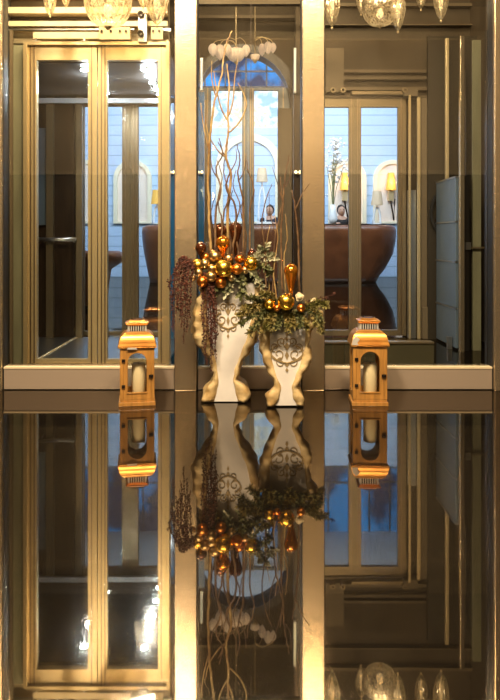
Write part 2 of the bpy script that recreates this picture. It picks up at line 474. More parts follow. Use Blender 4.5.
# jamb pieces right of the far door
struct('trim_12', box(PB(409, 411, 95, 420, YD - .12, .03), PX(417, YD - .1), PX(420, YD - .1), YD - .12, YD - .09, 0, PZ(100, YD)), 'brass', bevel=.002)
struct('trim_13', PB(408.5, 416, 190, 420, YD - .08, .06), 'steel', bevel=.002)
struct('trim_14', box(PB(421, 430, 98, 420, YD - .10, .1), PX(419, YD), PX(432, YD), YD - .13, YD - .10, 0, PZ(306, YD)), 'taupe_l', bevel=.003)
# low sill wall inside the right shaft
YS = 4.95
sl = struct('trim_15', B(PX(322, YS), PX(434, YS), YS, YS + .08, 0, PZ(344, YS)), 'olive_dark')
obj('sill_edge', B(PX(322, YS), PX(434, YS), YS - .01, YS + .09, PZ(343.5, YS), PZ(342, YS)), 'brass_dull', sl)
# dark recess of the right shaft
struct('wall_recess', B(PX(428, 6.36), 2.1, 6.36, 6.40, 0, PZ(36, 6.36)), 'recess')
bm = bmesh.new()
struct('trim_16', PB(460.5, 464.5, 36, 420, 5.6, .05), 'bronze', bevel=.002)
struct('trim_17', PB(446, 449, 38, 420, 6.2, .04), 'brass', bevel=.002)
struct('trim_18', box(PB(473, 481, 40, 420, 5.7, .03), PX(466, 5.75), PX(470, 5.75), 5.75, 5.78, 0, 2.3, 1), ['olive', 'dark'])
struct('trim_19', PB(487, 492.5, 30, 420, 5.0, .05), 'dark')

# ---- centre: arch wall between the lifts, glazed lobby doors
YA = 7.0
c, rr = PX(243, YA), 47 * YA / F
zs = PZ(103, YA)
opening = archloop(c - rr, c + rr, .0, zs, 24, 50 * YA / F)
opening[0] = (c - rr, .001); opening[1] = (c + rr, .001)
struct('wall_arch', prism(rect(PX(172, YA), PX(318, YA), -.0, 4.4), [opening], YA, YA + .15), 'taupe')
ring = prism(archloop(c - rr - .09, c + rr + .09, .0, zs, 24, 50 * YA / F + .08), [archloop(c - rr, c + rr, .002, zs, 24, 50 * YA / F)], YA - .04, YA + .2)
struct('trim_20', ring, 'darkwood')
leaf(7, 198, 248, 88, YA + .06, 13, 6, 2, .06, 'steel_dark')
leaf(8, 248.2, 292, 88, YA + .06, 6, 14, 2, .06, 'steel_dark')
struct('trim_21', PB(278, 292, 108, 420, 6.85, .1), 'taupe_l', bevel=.004)
struct('trim_22', PB(293.5, 301, 60, 420, 5.4, .05), 'darkwood', bevel=.003)
struct('trim_23', PB(168.5, 204, 92, 420, 6.3, .05), 'blueglass')
struct('trim_24', PB(203.5, 207, 100, 420, 6.6, .04), 'brass_dull')
bm = bmesh.new(); box(bm, PX(190, 5.6), PX(302, 5.6), 5.6, 5.66, PZ(4, 5.6), PZ(-4, 5.6)); box(bm, PX(190, 6.9), PX(305, 6.9), 6.9, 7.0, PZ(18, 6.9), PZ(15, 6.9))
struct('trim_25', bm, 'taupe_l')

# ---- far lobby
YW = 17.0
struct('wall_lobby', B(-8, 8, YW, YW + .2, 0, 4.6), 'wallblue')
struct('wall_lobby_side_left', B(-8.2, -8, 7, YW + .2, 0, 6.2), 'white')
struct('wall_lobby_side_right', B(8, 8.2, 7, YW + .2, 0, 6.2), 'white')
struct('ceiling_lobby', B(-8.2, 8.2, 7.16, YW + .2, 6.2, 6.3), 'white')
struct('wall_lobby_near', box(B(-8, -2.2, 6.8, 6.9, 0, 6.2), 2.6, 8, 6.8, 6.9, 0, 6.2), 'taupe')
struct('wall_lobby_above', B(-8, 8, 7.0, 7.15, 4.4, 6.2), 'taupe')
wv = struct('window_4', B(-8, 8, YW + .05, YW + .1, 4.6, 6.2), 'bluelit')
mu = bmesh.new()
for k in range(-16, 17): box(mu, k * .5 - .02, k * .5 + .02, YW, YW + .05, 4.6, 6.2)
box(mu, -8, 8, YW, YW + .05, 4.98, 5.02); box(mu, -8, 8, YW, YW + .05, 4.58, 4.64)
obj('window_frame', mu, 'dark', wv)
# arched niches of the far wall
for k, (pc, pw, ptop) in enumerate(((88, 19, 160), (133, 19, 160), (249, 33, 134), (347, 19, 160), (392, 19, 160))):
    s = YW / F; xc = PX(pc, YW); r_ = pw * s; zt = PZ(ptop, YW)
    lo = archloop(xc - r_, xc + r_, 1.3, zt - r_, 20)
    rim = .17 if k == 2 else .10
    inn = archloop(xc - r_ + rim, xc + r_ - rim, 1.35, zt - r_, 20, r_ - rim)
    o = struct('trim_%d' % (26 + k), prism(lo, [inn], YW - .08, YW), 'nicherim')
    if k != 2: obj('niche_back', prism(inn, [], YW - .02, YW - .005), 'niche', o)

# ------------------------------------------------------------------ lift car on the left
car = thing('elevator_car', 'dark walled glass lift car standing behind the left pair of brass doors', 'elevator', (-1.2, 5.75, 0))
def cobj(name, bm, m, par=None, **k):
    bmesh.ops.translate(bm, verts=bm.verts, vec=(1.2, -5.75, 0))
    return obj(name, bm, m, par or car, **k)
cobj('car_floor', B(-1.95, -.58, 5.16, 6.42, 0, .012), 'steel')
cobj('floor_track', B(-1.55, -1.53, 5.2, 6.4, .012, .02), 'cream')
cobj('car_ceiling', B(-1.95, -.55, 5.14, 6.44, 2.2, 2.26), 'ceilcar')
cobj('side_wall', B(-1.97, -1.93, 5.2, 6.44, .012, 2.2), 'darkwood')
bw = bmesh.new(); box(bw, -1.93, PX(74, 6.4), 6.40, 6.44, .012, 2.2)
cobj('back_wall', bw, 'darkwood')
cobj('corner_post', box(PB(46, 53, 66, 420, 6.34, .05), PX(76, 6.34), PX(82, 6.34), 6.34, 6.39, .012, 2.2), 'brass_dull')
cobj('reflection_strip', PB(38, 45.5, 128, 225, 6.36, .03), 'steel_blue')  # pale reflection built as a strip on the back wall
cobj('lintel', B(-1.93, -.56, 6.30, 6.33, PZ(103, 6.3), PZ(98, 6.3)), 'paper')
hr = bmesh.new(); tube(hr, [Vector((-1.9, 6.3, .905)), Vector((PX(76, 6.3), 6.3, .905))], .018, seg=8)
h_ = cobj('handrail', hr, 'steel', smooth=True)
for xx in (-1.85, PX(72, 6.3)):
    cobj('rail_bracket', tube(bmesh.new(), [Vector((xx, 6.3, .9)), Vector((xx, 6.40, .88))], .008), 'steel')
for X, ys in ((-.77, (5.3, 5.52, 5.75, 6.0, 6.22)), (-1.23, (5.32, 5.6, 5.85, 6.15))):
    for yy in ys:
        rm = cobj('downlight_rim', lathe(bmesh.new(), [(.034, 2.192), (.036, 2.205)], 16, (X, yy, 0)), 'steel')
        b = lathe(bmesh.new(), [(.026, 2.186), (.026, 2.195)], 16, (X, yy, 0))
        bmesh.ops.translate(b, verts=b.verts, vec=(1.2, -5.75, 0))
        obj('lens', b, 'spot', rm)

# ------------------------------------------------------------------ door gear above the left doors
dg = thing('door_operator', 'cream metal sliding gear rail with rollers above the left brass doors', 'door gear', (-1.1, YL, PZ(36, YL)))
def gobj(name, bm, m, par=None, **k):
    bmesh.ops.translate(bm, verts=bm.verts, vec=(1.1, -YL, -PZ(36, YL)))
    return obj(name, bm, m, par or dg, **k)
gobj('track', PB(33, 130, 32, 38.5, YL - .02, .095), 'cream')
gobj('rod', box(PB(5, 134, 28.5, 30, YL - .0, .03), PX(158, YL), PX(171, YL), YL - .0, YL + .03, PZ(31, YL), PZ(28, YL)), 'steel')
for a, b, t in ((99, 130, 27), (151, 163, 27)):
    gobj('hanger_plate', PB(a, b, t, 39.5, YL - .045, .022), 'cream', bevel=.002)
for xx in (103, 112, 121, 127, 154, 160):
    gobj('bolt', lathe(bmesh.new(), [(.008, -.004), (.008, .004)], 8, (0, 0, 0)) if 0 else
         prism([(PX(xx, YL) + .008 * math.cos(t * math.pi / 4), PZ(33, YL) + .008 * math.sin(t * math.pi / 4)) for t in range(8)], [], YL - .052, YL - .045), 'iron')
gobj('pulley_block', PB(138, 147, 14, 42, YL - .05, .05), 'steel', bevel=.002)
for zz in (17, 36):
    def ringp(r): return [(PX(142, YL) + r * math.cos(t * math.pi / 8), PZ(zz, YL) + r * math.sin(t * math.pi / 8)) for t in range(16)]
    gobj('roller', prism(ringp(.022), [ringp(.012)], YL - .075, YL - .05), 'iron')
for xx in (36, 84, 105, 155):
    gobj('door_hanger', PB(xx - 1, xx + 1, 38, 42, YL - .02, .02), 'steel')
    gobj('hanger_foot', PB(xx - 4, xx + 4, 40.8, 42.2, YL - .03, .03), 'cream')
dg2 = thing('door_operator', 'dull brown sliding gear box with rollers above the far right doors', 'door gear', (PX(375, YD), YD - .06, PZ(93, YD)))
def g2(name, bm, m):
    bmesh.ops.translate(bm, verts=bm.verts, vec=(-PX(375, YD), -(YD - .06), -PZ(93, YD)))
    return obj(name, bm, m, dg2, bevel=.002)
g2('track', PB(352, 418, 91, 94.5, YD - .06, .06), 'brass_dull')
g2('motor_box', PB(404, 418, 88, 96, YD - .08, .10), 'taupe_l')
for xx in (332, 342, 403):
    def rp(r): return [(PX(xx, YD) + r * math.cos(t * math.pi / 8), PZ(92, YD) + r * math.sin(t * math.pi / 8)) for t in range(16)]
    g2('roller', prism(rp(.026), [rp(.012)], YD - .09, YD - .06 + .05), 'brass_dull')

# ------------------------------------------------------------------ right shaft: cabinet, wheel, bracket
Xc = 1.71
cab = thing('steel_cabinet', 'tall blue-grey steel panelled cabinet seen edge-on inside the right glass bay', 'cabinet', (Xc + .05, 6.0, 0))
zz = [0.012, .34, .72, 1.05, 1.415]
for a, b in zip(zz, zz[1:]):
    o = obj('panel', B(-.05, .03, -.29, .29, a + .006, b - .006), 'steel_blue', cab, bevel=.003)
    obj('bright_seam', B(-.056, .03, -.295, .295, b - .006, b + .006), 'steel', o)
obj('front_edge', B(-.03, .05, -.32, -.297, 0, 1.42), 'dark', cab)
obj('floor_bracket', B(-.09, -.057, -.22, -.17, 0.0, .10), 'steel', cab)
obj('back_frame', B(.03, .05, -.297, .297, .0, 1.42), 'dark', cab)
whc = P(459, 212, 6.302)
wh = thing('pulley_wheel', 'large thin dark pulley wheel above the blue-grey steel cabinet', 'wheel', whc)
def circ(r, n=40): return [(r * math.cos(2 * math.pi * k / n), r * math.sin(2 * math.pi * k / n)) for k in range(n)]
obj('rim', prism(circ(.265), [circ(.238)], .0, .022), 'dark', wh)
obj('hub', prism(circ(.03, 16), [], -.008, .03), 'iron', wh)
for k in range(3):
    b = B(-.008, .008, .004, .016, .028, .24); bmesh.ops.rotate(b, verts=b.verts, matrix=Matrix.Rotation(k * 2 * math.pi / 3 + .2, 3, 'Y'))
    obj('spoke', b, 'iron', wh)
obj('axle', B(-.012, .012, .03, .058, -.012, .012), 'iron', wh)
bk = thing('wall_bracket', 'small steel bracket with an arm beside the dark post in the right bay', 'bracket', P(468, 246, 5.66))
obj('clamp_plate', B(-.015, .025, 0, .03, -.03, .03), 'steel', bk)
obj('arm', B(.025, .18, .005, .025, -.02, -.008), 'brass_dull', bk)

# ------------------------------------------------------------------ reflections of chandeliers, built as solid objects behind the glass
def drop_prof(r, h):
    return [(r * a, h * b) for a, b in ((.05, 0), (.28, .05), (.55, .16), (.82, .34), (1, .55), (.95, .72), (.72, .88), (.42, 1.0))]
def chandelier_image(label, px, Y, bowl, drops, depth, small=False):
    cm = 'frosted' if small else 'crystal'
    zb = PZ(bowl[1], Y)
    t = thing('chandelier_image', label, 'chandelier_image', (PX(px, Y), Y, zb))
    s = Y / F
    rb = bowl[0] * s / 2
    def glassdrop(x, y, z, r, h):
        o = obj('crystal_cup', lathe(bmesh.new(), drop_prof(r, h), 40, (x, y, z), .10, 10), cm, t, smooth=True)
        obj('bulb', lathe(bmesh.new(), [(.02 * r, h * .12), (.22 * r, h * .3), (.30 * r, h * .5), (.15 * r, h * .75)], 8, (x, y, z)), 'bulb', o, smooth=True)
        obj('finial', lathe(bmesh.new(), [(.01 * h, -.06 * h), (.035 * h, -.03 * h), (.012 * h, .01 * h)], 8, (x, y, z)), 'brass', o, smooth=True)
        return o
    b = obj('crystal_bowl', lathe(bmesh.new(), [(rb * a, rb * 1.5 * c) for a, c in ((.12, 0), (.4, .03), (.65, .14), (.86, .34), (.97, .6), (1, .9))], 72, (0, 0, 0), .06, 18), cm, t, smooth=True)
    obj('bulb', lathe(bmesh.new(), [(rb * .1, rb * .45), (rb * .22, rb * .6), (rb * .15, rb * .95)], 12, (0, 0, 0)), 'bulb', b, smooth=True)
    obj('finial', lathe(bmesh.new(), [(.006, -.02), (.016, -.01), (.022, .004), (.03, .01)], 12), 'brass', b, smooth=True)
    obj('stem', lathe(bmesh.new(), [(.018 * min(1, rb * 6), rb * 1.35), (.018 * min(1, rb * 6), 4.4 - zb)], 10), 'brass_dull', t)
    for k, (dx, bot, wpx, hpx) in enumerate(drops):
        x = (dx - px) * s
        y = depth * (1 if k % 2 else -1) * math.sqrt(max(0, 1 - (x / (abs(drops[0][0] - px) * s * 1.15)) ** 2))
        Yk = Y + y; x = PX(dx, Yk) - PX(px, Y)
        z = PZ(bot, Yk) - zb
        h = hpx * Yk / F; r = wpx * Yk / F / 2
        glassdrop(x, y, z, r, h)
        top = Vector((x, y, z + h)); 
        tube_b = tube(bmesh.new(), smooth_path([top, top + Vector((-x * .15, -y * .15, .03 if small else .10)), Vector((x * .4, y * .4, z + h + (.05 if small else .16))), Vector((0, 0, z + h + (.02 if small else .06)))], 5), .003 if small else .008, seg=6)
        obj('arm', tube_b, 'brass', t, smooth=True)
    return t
ch = chandelier_image('reflected crystal chandelier with ribbed cups at top left above the brass lift doors', 108, 4.66, (46, 27), [(50, 16, 13, 34), (66, 7, 10, 26), (157, 25, 22, 44), (143, 8, 12, 28)], .20)
light('chandelier_image_light', 'POINT', (PX(108, 4.6), 4.6, 2.75), 10, WARM, .08)  # point light added inside the built reflection
chandelier_image('reflected crystal chandelier with ribbed cups at top of the right bay', 380, 5.95, (35, 26), [(332, 27, 15, 42), (361, 14, 10, 30), (398, 31, 14, 40), (421, 9, 12, 32), (441, 20, 15, 40)], .38)
light('chandelier_image_light', 'POINT', (PX(380, 5.8), 5.75, 3.0), 8, WARM, .08)  # added light, as in the left reflection
chandelier_image('small distant reflected crystal chandelier in front of the arch top, left one', 236, 6.55, (18, 62), [(213, 56, 9, 12), (220, 60, 10, 15), (227, 56, 8, 12), (246, 57, 8, 12)], .12, True)
chandelier_image('small distant reflected crystal chandelier in front of the arch top, right one', 255, 6.2, (9, 61), [(268, 54, 8, 12), (262, 56, 7, 12), (273, 53, 6, 10)], .08, True)

# tube sconces, and reflected sparks built as twin globes, beyond the glass
for px, a, b, Y, m, lab in ((295, 48, 93, 5.36, 'tube', 'slim white lit tube lamp on the dark post right of the arch'), (201.5, 58, 90, 6.26, 'tubeb', 'slim bluish tube lamp beside the gold column left of the arch')):
    t = thing('tube_lamp', lab, 'lamp', P(px, b, Y))
    h = (b - a) * Y / F; w_ = 1.2 * Y / F
    obj('tube', B(-w_ * .5, w_ * .5, 0, .02, .01, h - .01), m, t)
    obj('casing', prism(rect(-w_, w_, 0, h), [rect(-w_ * .7, w_ * .7, .01, h - .01)], -.004, .03), 'steel', t)
    obj('mount', B(-w_ * .5, w_ * .5, .03, .045, h * .4, h * .6), 'iron', t)
for px, Y, lab in ((172, 6.26, 'tiny glowing twin globe reflection on the blue panel left of the gold column'), (200, 6.26, 'tiny glowing twin globe reflection on the blue panel right of the gold column'), (298, 5.36, 'tiny glowing twin globe reflection on the dark post by the second gold column')):
    t = thing('globe_reflection', lab, 'lamp', P(px, 172, Y))
    for s_ in (-1, 1):
        obj('globe', lathe(bmesh.new(), [(.003, -.012), (.011, -.006), (.012, .002), (.004, .012)], 10, (s_ * .016, 0, 0)), 'spark', t, smooth=True)
    obj('arm', B(-.02, .02, 0, .045, -.016, -.011), 'brass', t)

# ------------------------------------------------------------------ far lobby furniture
desk = thing('reception_desk', 'long curved brown leather reception desk in the far lobby', 'desk', (.4, 15.0, 0))
def rr_plan(L, D, n=10, e=.5):
    pts = []
    for k in range(4 * n):
        a = 2 * math.pi * (k + .5) / (4 * n)
        ca, sa = math.cos(a), math.sin(a)
        rr_ = min(D, L)
        cx = (L - rr_) * (1 if ca > 0 else -1)
        pts.append((cx + rr_ * ca, rr_ * sa))
    return pts
bm = bmesh.new(); rings = []
for z, L, D, dx in ((0, 2.42, .34, -.04), (.12, 2.46, .37, -.02), (.3, 2.55, .42, .03), (.6, 2.66, .48, .08), (.9, 2.71, .53, .09), (1.08, 2.72, .55, .09), (1.17, 2.70, .54, .09), (1.21, 2.62, .48, .09)):
    rings.append([bm.verts.new((x + dx, y, z)) for x, y in rr_plan(L, D)])
for a, b in zip(rings, rings[1:]):
    for i in range(len(a)):
        k = (i + 1) % len(a); bm.faces.new((a[i], a[k], b[k], b[i]))
bm.faces.new(rings[-1])
bm.faces.new(rings[0][::-1])
obj('body', bm, 'leather', desk, smooth=True)
ws = bmesh.new(); rings = [[ws.verts.new((x + .08, y, z)) for x, y in rr_plan(2.5, .42)] for z in (1.21, 1.235)]
for i in range(len(rings[0])):
    k = (i + 1) % len(rings[0]); ws.faces.new((rings[0][i], rings[0][k], rings[1][k], rings[1][i]))
ws.faces.new(rings[1]); ws.faces.new(rings[0][::-1])
obj('worktop', ws, 'darkwood', desk)
# papers on the desk
tag(obj('paper_stack', B(0, .35, 0, .2, 0, .05), 'paper', loc=(.22, 14.75, 1.236), bevel=.005), 'white stack of papers on the desk in front of the navy-jacketed person', 'papers')

# tub chair in the lobby, left
ac = thing('leather_tub_chair', 'tan leather tub chair with rolled rim, behind the left lift', 'armchair', (-2.02, 9.2, 0))
obj('shell', lathe(bmesh.new(), [(.19, .05), (.215, .3), (.25, .52), (.34, .575), (.405, .62), (.425, .675), (.405, .73), (.35, .755), (.30, .72), (.26, .60), (.2, .56)], 40), 'leather_tan', ac, smooth=True)
obj('seat_cushion', lathe(bmesh.new(), [(.2, .56), (.25, .59), (.24, .63), (.12, .645)], 32), 'leather', ac, smooth=True)
obj('base', lathe(bmesh.new(), [(.2, 0), (.2, .05)], 32), 'darkwood', ac)

# wall sconces and desk lamps
for px, lab in ((345, 'glowing amber wall sconce on the far wall, above the person in black'), (391, 'glowing amber wall sconce on the far wall near the desk end')):
    c_ = P(px, 190, YW - .15)
    t = thing('wall_sconce', lab, 'lamp', c_)
    s = YW / F
    obj('lamp_shade', lathe(bmesh.new(), [(5.3 * s, 0), (3.2 * s, 17 * s)], 24), 'shade', t, smooth=False)
    obj('arm', tube(bmesh.new(), smooth_path([Vector((0, 0, 0)), Vector((0, -.0, -.3)), Vector((.05, .02, -.55)), Vector((0.10, .14, -.7)), Vector((.12, .14, -.2))], 5), .02, seg=6), 'iron', t, smooth=True)
    obj('stem_block', B(-.06, .06, -.03, .14, -.26, -.02), 'brass', t)
    light('sconce_light', 'POINT', c_ + Vector((0, -.2, .2)), 12, (1, .6, .25), .1)
for px, pt, m, lab in ((377, 191, 'shade_pale', 'table lamp with pale shade and white looped base on the desk right end'), (157, 190, 'shade', 'amber shaded table lamp on the desk left end'), (262, 168, 'shade_pale', 'tall cream shaded lamp standing on the desk behind the twigs')):
    Y = 15.1; s = Y / F
    x = PX(px, Y); zt = PZ(pt, Y); z0 = 1.236
    t = thing('table_lamp', lab, 'lamp', (x, Y, z0))
    H = zt - z0; hs = 14 * s
    obj('lamp_shade', lathe(bmesh.new(), [(6 * s, H - hs), (4.3 * s, H)], 24), m, t)
    loop = [Vector((3.5 * s * math.cos(a), 0, .03 + (H - hs - .05) * .9 * math.sin(a))) for a in [math.pi * k / 14 for k in range(15)]]
    obj('looped_base', tube(bmesh.new(), loop, .022, seg=8), 'white', t, smooth=True)
    obj('foot', lathe(bmesh.new(), [(4.6 * s, 0), (4.6 * s, .03)], 20), 'white', t)
    obj('stem', lathe(bmesh.new(), [(.012, (H - hs) * .9), (.012, H - hs + .02)], 8), 'brass', t)
# plants and vase
t = thing('glass_case', 'cyan lit pedestal case behind the right urn', 'pedestal', (PX(284, 9.5), 9.5, 0))
obj('base', B(-.07, .07, -.07, .07, 0, .60), 'dark', t)
obj('case', B(-.08, .08, -.08, .08, .60, 1.0), 'cyan', t, bevel=.006)
obj('cap', B(-.09, .09, -.09, .09, 1.0, 1.05), 'paper', t)
wf = thing('flower_vase', 'tall spray of white blossom standing on the desk, in the right bay', 'vase', (PX(333, 15.0), 15.0, 1.236))
obj('vase', lathe(bmesh.new(), [(.06, 0), (.10, .12), (.06, .3), (.05, .42)], 16), 'white', wf, smooth=True)
bl = bmesh.new(); stm = bmesh.new()
rnd = random.Random(4)
for k in range(9):
    a = rnd.uniform(0, 6.28); tip = Vector((math.cos(a) * rnd.uniform(.05, .3), math.sin(a) * .15, rnd.uniform(1.0, 1.85)))
    tube(stm, [Vector((0, 0, .35)), Vector((tip.x * .3, tip.y * .3, .8)), tip], .008, seg=4)
    for q in range(16):
        pp = tip + Vector((rnd.gauss(0, .06), rnd.gauss(0, .05), rnd.uniform(-.3, .08)))
        bmesh.ops.create_icosphere(bl, subdivisions=1, radius=rnd.uniform(.015, .04), matrix=Matrix.Translation(pp))
obj('stems', stm, 'leaf', wf); obj('blossom', bl, 'paper', wf, smooth=True)

# ------------------------------------------------------------------ people behind the desk
def person(label, px, Y, jack, tilt):
    t = thing('person', label, 'person', (PX(px, Y), Y, 0))
    def skin(name, verts, edges, rad, m, par, root=0, sub=2):
        me = bpy.data.meshes.new(name); me.from_pydata(verts, edges, [])
        o = bpy.data.objects.new(name, me); COL.objects.link(o); o.parent = par
        o.modifiers.new('skin', 'SKIN')
        for i, r in enumerate(rad):
            v = me.skin_vertices[0].data[i]; v.radius = r if isinstance(r, tuple) else (r, r); v.use_root = (i == root)
        s = o.modifiers.new('sub', 'SUBSURF'); s.levels = s.render_levels = sub
        me.materials.append(M[m]); return o
    V = [(0, 0, .92), (0, 0, 1.08), (0, 0, 1.26), (0, 0, 1.38), (0, -.01, 1.46), (0, -.02, 1.53), (0, -.025, 1.61),
         (.16, 0, 1.36), (.23, -.02, 1.10), (.17, -.22, 1.27), (.10, -.33, 1.27),
         (-.16, 0, 1.36), (-.23, -.02, 1.10), (-.17, -.22, 1.27), (-.10, -.33, 1.27),
         (.09, 0, .86), (.10, -.01, .48), (.10, .02, .07), (.10, -.12, .03), (-.09, 0, .86), (-.10, -.01, .48), (-.10, .02, .07), (-.10, -.12, .03)]
    E = [(0, 1), (1, 2), (2, 3), (3, 4), (4, 5), (5, 6), (3, 7), (7, 8), (8, 9), (9, 10), (3, 11), (11, 12), (12, 13), (13, 14),
         (0, 15), (15, 16), (16, 17), (17, 18), (0, 19), (19, 20), (20, 21), (21, 22)]
    rad = [(.15, .11), (.12, .09), (.15, .10), (.11, .08), .048, .075, .078, .06, .047, .038, .026, .06, .047, .038, .026,
           .09, .06, .04, .035, .09, .06, .04, .035]
    body = skin('body', V, E, rad, 'skin', t)
    skin('jacket', [(0, 0, .80), (0, .002, 1.08), (0, .002, 1.26), (0, .002, 1.385), (.17, .002, 1.365), (.235, -.02, 1.10), (.172, -.21, 1.27), (-.17, .002, 1.365), (-.235, -.02, 1.10), (-.172, -.21, 1.27)],
         [(0, 1), (1, 2), (2, 3), (3, 4), (4, 5), (5, 6), (3, 7), (7, 8), (8, 9)], [(.19, .14), (.145, .115), (.175, .125), (.12, .09), .078, .062, .052, .078, .062, .052], jack, t)
    h = bmesh.new(); bmesh.ops.create_icosphere(h, subdivisions=3, radius=1)
    for v in h.verts:
        if v.co.y < -.25 and v.co.z < .45: v.co *= .80
        v.co = Vector((v.co.x * .098, v.co.y * .108 + .005, v.co.z * .125 + 1.59))
    hh = obj('hair', h, 'hair', t, smooth=True)
    bmesh.ops  # face
    f = bmesh.new()
    bmesh.ops.create_icosphere(f, subdivisions=3, radius=1)
    for v in f.verts: v.co = Vector((v.co.x * .082, v.co.y * .090 - .045, v.co.z * .112 + 1.562))
    nb = bmesh.ops.create_cone(f, cap_ends=True, segments=8, radius1=.014, radius2=.006, depth=.04, matrix=Matrix.Translation((0, -.136, 1.562)) @ Matrix.Rotation(-.25, 4, 'X'))
    obj('face', f, 'skin', t, smooth=True)
    e = bmesh.new()
    for sx in (-1, 1): bmesh.ops.create_icosphere(e, subdivisions=2, radius=.011, matrix=Matrix.Translation((sx * .03, -.124, 1.585)))
    obj('eyes', e, 'hair', t, smooth=True)
    m_ = bmesh.new(); bmesh.ops.create_icosphere(m_, subdivisions=2, radius=1, matrix=Matrix.Translation((0, -.124, 1.520)) @ Matrix.Diagonal((.024, .01, .007, 1)))
    obj('mouth', m_, 'copper', t, smooth=True)
    t.rotation_euler = (0, 0, tilt)
    return t
person('person in black jacket with dark hair behind the desk, right bay', 341, 16.0, 'jacket', .1)
person('person in navy jacket behind the desk, seen between the twigs', 270, 16.0, 'jacketnavy', -.3)

# ------------------------------------------------------------------ lanterns
def lantern(label, px, pyb, rz, H, W, chip=0):
    Y = CAMH * F / (pyb - 240)
    t = thing('lantern', label, 'lantern', (PX(px, Y), Y + W / 2, 0), rz, 'wooden candle lanterns on the polished floor')
    k = H / .48; h = W / 2
    hb = .035 * k; zt = .315 * k      # base height, top of the body
    obj('base', box(B(-h - .006, h + .006, -h - .006, h + .006, 0, hb * .6), -h + .002, h - .002, -h + .002, h - .002, hb * .6, hb), 'lanternwood', t, bevel=.002)
    for sx in (-1, 1):
        for sy in (-1, 1):
            x, y = sx * (h - .009), sy * (h - .009)
            obj('corner_post', B(x - .009, x + .009, y - .009, y + .009, hb, zt), 'lanternwood', t, bevel=.0015)
    obj('floor_panel', B(-h + .018, h - .018, -h + .018, h - .018, hb, hb + .008), 'lanternwood', t)
    q = h - .018
    def side(y0, y1, name, nm=''):
        lo = rect(-q + .001, q - .001, hb, zt)
        ar = archloop(-q + .023, q - .023, hb + .038 * k, zt - .026 * k - (q - .023), 14)
        return prism(lo, [ar], y0, y1), ar
    bm, ar = side(-h + .001, -h + .013, 'door')
    d = obj('door', bm, 'lanternwood', t)
    obj('door_moulding', prism([(x * 1.0, z) for x, z in archloop(-q + .018, q - .018, hb + .033 * k, zt - .026 * k - (q - .023), 14)], [ar], -h - .003, -h + .001), 'lanternwood', d)
    obj('glass', B(-q + .016, q - .016, -h + .006, -h + .008, hb + .030 * k, zt - .018 * k), 'glass_thin', d)
    for zz_ in (.26, .76):
        z = hb + (zt - hb) * zz_
        obj('hinge', B(-q - .008, -q + .010, -h - .006, -h, z - .008, z + .008), 'iron', d)
    z = hb + (zt - hb) * .45
    obj('latch', box(B(q - .012, q + .012, -h - .007, -h, z - .008, z + .008), q - .004, q + .004, -h - .016, -h - .006, z - .004, z + .004), 'iron', d)
    for ang, nm in ((math.pi / 2, 'side_panel'), (-math.pi / 2, 'side_panel'), (math.pi, 'back_panel')):
        bm, _ = side(-h + .001, -h + .012, nm)
        g = B(-q + .016, q - .016, -h + .006, -h + .008, hb + .030 * k, zt - .018 * k)
        for b_ in (bm, g): bmesh.ops.rotate(b_, verts=b_.verts, matrix=Matrix.Rotation(ang, 3, 'Z'))
        o = obj(nm, bm, 'lanternwood', t); obj('glass', g, 'glass_thin', o)
    # curved hipped roof
    bm = bmesh.new(); rings = []
    for r_, z in [(h + .008, zt), (h + .012, zt + .005), (h + .011, zt + .012)] + [(h + .008 - .048 * (1 - math.cos(u * math.pi / 20)) - .004 * u / 10, zt + (.014 + .070 * math.sin(u * math.pi / 20)) * k) for u in range(1, 11)] + [(h - .046, zt + .086 * k)]:
        rings.append([bm.verts.new((a * r_, b * r_, z)) for a, b in ((-1, -1), (1, -1), (1, 1), (-1, 1))])
    for a, b in zip(rings, rings[1:]):
        for i in range(4): bm.faces.new((a[i], a[(i + 1) % 4], b[(i + 1) % 4], b[i]))
    bm.faces.new(rings[0][::-1]); bm.faces.new(rings[-1])
    rf = obj('roof', bm, 'lanternroof', t, bevel=.003)
    ch_ = bmesh.new()
    if chip:
        pts = [(-h - .011, .0), (-h + .028, .0), (-h + .020, .012), (-h + .034, .030), (-h + .014, .048), (-h - .004, .03)]
        prism([(x * .97, zt + .01 + z) for x, z in pts], [], -h - .0125, -h + .01, ch_)
    else:
        prism([(-.055, zt - .004), (.0, zt - .006), (-.004, zt + .004), (-.05, zt + .005)], [], -h - .0135, -h - .010, ch_)
    obj('worn_patch', ch_, 'roofchip', rf)
    # vent neck with slots
    zv = zt + .086 * k; nv = h - .042
    obj('vent_core', B(-nv + .012, nv - .012, -nv + .012, nv - .012, zv, zv + .038 * k), 'iron', rf)
    vb = bmesh.new()
    for s4 in range(4):
        for q_ in range(8):
            x = -nv + (q_ + .5) * 2 * nv / 8
            tb = box(bmesh.new(), x - .0026, x + .0026, -nv - .001, -nv + .004, zv, zv + .034 * k)
            bmesh.ops.rotate(tb, verts=tb.verts, matrix=Matrix.Rotation(s4 * math.pi / 2, 3, 'Z'))
            me = bpy.data.meshes.new('x'); tb.to_mesh(me); tb.free(); vb.from_mesh(me); bpy.data.meshes.remove(me)
    obj('vent_bars', vb, 'roofchip', rf)
    bm = bmesh.new(); rings = []
    for r_, z in ((nv - .002, zv + .030 * k), (nv + .010, zv + .040 * k), (nv + .012, zv + .046 * k), (nv - .004, zv + .052 * k), (nv - .014, zv + .060 * k)):
        rings.append([bm.verts.new((a * r_, b * r_, z)) for a, b in ((-1, -1), (1, -1), (1, 1), (-1, 1))])
    for a, b in zip(rings, rings[1:]):
        for i in range(4): bm.faces.new((a[i], a[(i + 1) % 4], b[(i + 1) % 4], b[i]))
    bm.faces.new(rings[0][::-1]); bm.faces.new(rings[-1])
    obj('cap', bm, 'lanternroof', rf, bevel=.0015)
